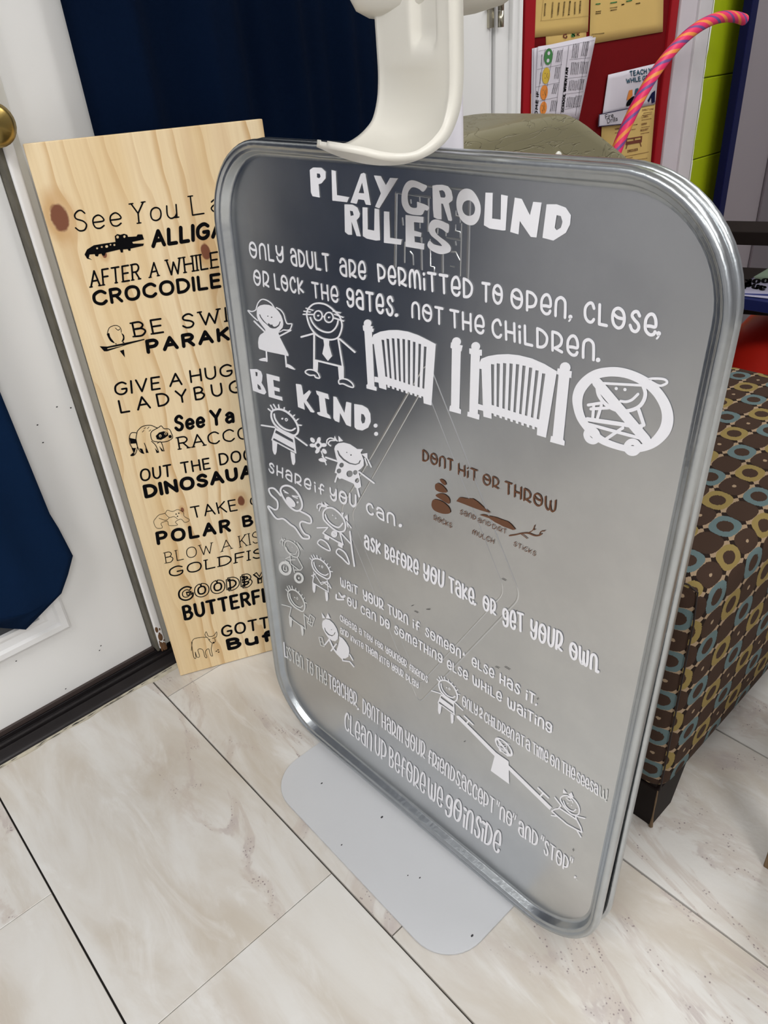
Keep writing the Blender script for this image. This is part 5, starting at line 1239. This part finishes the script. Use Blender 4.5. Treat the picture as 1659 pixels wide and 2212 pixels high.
PY().word('DRESSER', (820, 912), (882, 900), (820, 896), .2, SANS).word('DIRECTIONS', (908, 664), (975, 655), (908, 652), .2, SANS).word('LABEL', (905, 706), (945, 698), (905, 694), .2, SANS).word('VERBS', (902, 750), (936, 742), (902, 738), .2, SANS).word('REQUEST', (898, 786), (945, 776), (898, 774), .2, SANS).word('VERBS', (744, 778), (775, 772), (744, 766), .2, SANS).done('heading_print', M['brown_ink'], P_ty)
random.seed(3)
def scribble(PS, lines, material, parent, w=2.2, name='small_print'):
    S = PS()
    for (x0, y0, x1, y1) in lines:
        n = max(2, int(math.hypot(x1-x0, y1-y0)/9)); d = math.hypot(x1-x0, y1-y0); nx, ny = -(y1-y0)/d, (x1-x0)/d; a = 0
        while a < 1:
            b_ = min(1, a + random.uniform(.06, .2)*60/max(d, 60)*1.6); pts = []
            for k in range(5):
                t = a + (b_-a)*k/4*.86; o_ = (1 if k % 2 else -1)*w*.7; pts.append("%f,%f" % (x0+(x1-x0)*t+nx*o_, y0+(y1-y0)*t+ny*o_))
            S.st('l', w*.75, ' '.join(pts)); a = b_
    S.done(name, material, parent)
scribble(PY, [(915, 676, 968, 668), (908, 690, 965, 680), (905, 718, 962, 708), (903, 762, 955, 754), (898, 800, 950, 790), (745, 795, 870, 770), (830, 752, 880, 742), (805, 935, 945, 908), (803, 948, 850, 940), (815, 962, 940, 945), (840, 990, 930, 975)], M['brown_ink'], P_ty)
PW = flatsheet(1.1300)
# chart on its side: emoji column, table lines, text running upwards
LN = "290,305 622,240;330,292 262,698;378,300 310,690;435,285 390,690;470,275 420,690;585,245 510,690;280,415 428,385;272,520 415,492;265,610 400,580;475,355 598,345;462,468 575,455;448,562 555,548;440,655 538,632"
PW().st('l', 1.6, LN).done('chart_lines', M['grey_ink'], P_w1)
for (x, y, rx, ry, mt) in ((348, 338, 25, 50, 'green_ink'), (334, 452, 23, 50, 'gold_ink'), (322, 552, 22, 45, 'orange_ink'), (318, 645, 20, 40, 'orange_ink')):
    S = PW(); S.fl(' '.join('%f,%f' % p for p in ell(x, y, rx, ry, .1, 18))); S.done('face_picture', M[mt], P_w1)
    PWf = flatsheet(1.1300, .0020); S = PWf()
    if mt == 'green_ink': S.fl(' '.join('%f,%f' % p for p in ell(350, 318, 8, 12, .2))); S.fl(' '.join('%f,%f' % p for p in ell(345, 362, 8, 12, .2))); S.done('face_eyes', M['paper'], P_w1)
    else:
        S.dot(x-6, y-14, 3); S.dot(x-6, y+14, 3); S.st('c', 3, "%f,%f %f,%f %f,%f" % (x+8, y-14, x+4, y, x+8, y+14)); S.done('face_features', M['tan_ink'], P_w1)
def vtext(PS, txt, x0, y0, x1, y1, hx, hy_, t, material, parent):
    S = PS(); S.word(txt, (x0, y0), (x1, y1), (hx, hy_), t, SANS, gap=1.4); S.done('heading_print', material, parent)
vtext(PW, 'SCHOOL WHEN I AM', 440, 672, 468, 405, 424, 670, .2, M['ink'], P_w1)
vtext(PW, 'OME IF', 282, 692, 292, 545, 266, 690, .2, M['ink'], P_w1)
rows_ = []
for (xa, ya, xb, yb, n) in ((490, 345, 500, 262, 4), (545, 335, 560, 250, 4), (482, 445, 490, 372, 5), (535, 440, 545, 368, 5), (470, 540, 478, 480, 5), (520, 535, 530, 472, 4), (455, 640, 465, 580, 5), (500, 640, 515, 570, 4), (395, 370, 408, 300, 3), (385, 470, 395, 400, 3), (370, 560, 385, 500, 3), (360, 665, 370, 600, 4), (305, 395, 310, 325, 1), (298, 500, 302, 430, 1)):
    for k in range(n): rows_.append((xa + k*10, ya, xb + k*10, yb))
scribble(PW, rows_, M['grey_ink'], P_w1, 2.4)
PYL = flatsheet(1.1445)
scribble(PYL, [(325, 95, 330, 20), (368, 105, 375, 10), (405, 90, 412, 15), (437, 95, 445, 10), (470, 90, 478, 5), (505, 85, 508, 10), (535, 80, 540, 5)], M['tan_ink'], P_yl, 4)
PYL().st('l', 1.5, "300,125 590,95;305,125 320,-20").done('table_lines', M['tan_ink'], P_yl)
PYR = flatsheet(1.1440)
scribble(PYR, [(632, 70, 662, 66), (630, 82, 660, 78), (715, 48, 760, 42), (720, 62, 758, 56), (785, 28, 800, 25), (870, 22, 895, 18), (608, 205, 680, 198)], M['tan_ink'], P_yr, 3)
PYR().st('l', 7, "632,25 656,22;720,18 755,12;815,8 845,2").done('label_print', M['green_ink'], P_yr)
PYS = flatsheet(1.1452)
PYS().st('c', 7, "455,205 442,208 440,222 455,226 457,216").done('letter_print', M['brown_ink'], P_ys)
PYS().fl("485,203 505,200 505,220 485,222").done('letter_print', M['green_ink'], P_ys)
PYS().word('NK', (488, 222), (536, 215), (488, 200), .3, SANS).done('letter_print', M['brown_ink'], P_ys)
# book lettering, upside down to the viewer
def bkpx(px_, py_): p = hz(px_, py_, zbk + .0006); return (p.x, p.y)
def bkword(txt, BL, BR, TL, t):
    F_ = Flat(); layout(F_, txt, bkpx(*BL), bkpx(*BR), bkpx(*TL), t, SANS)
    m = MB(); m.v = [(x, y, zbk + .0008) for x, y in F_.v]; m.f = F_.f; m.build('cover_lettering', M['ink'], bk)
bkword('ook', (1662, 600), (1610, 603), (1660, 617), .18)
bkword('and', (1656, 618), (1612, 609), (1650, 634), .18)
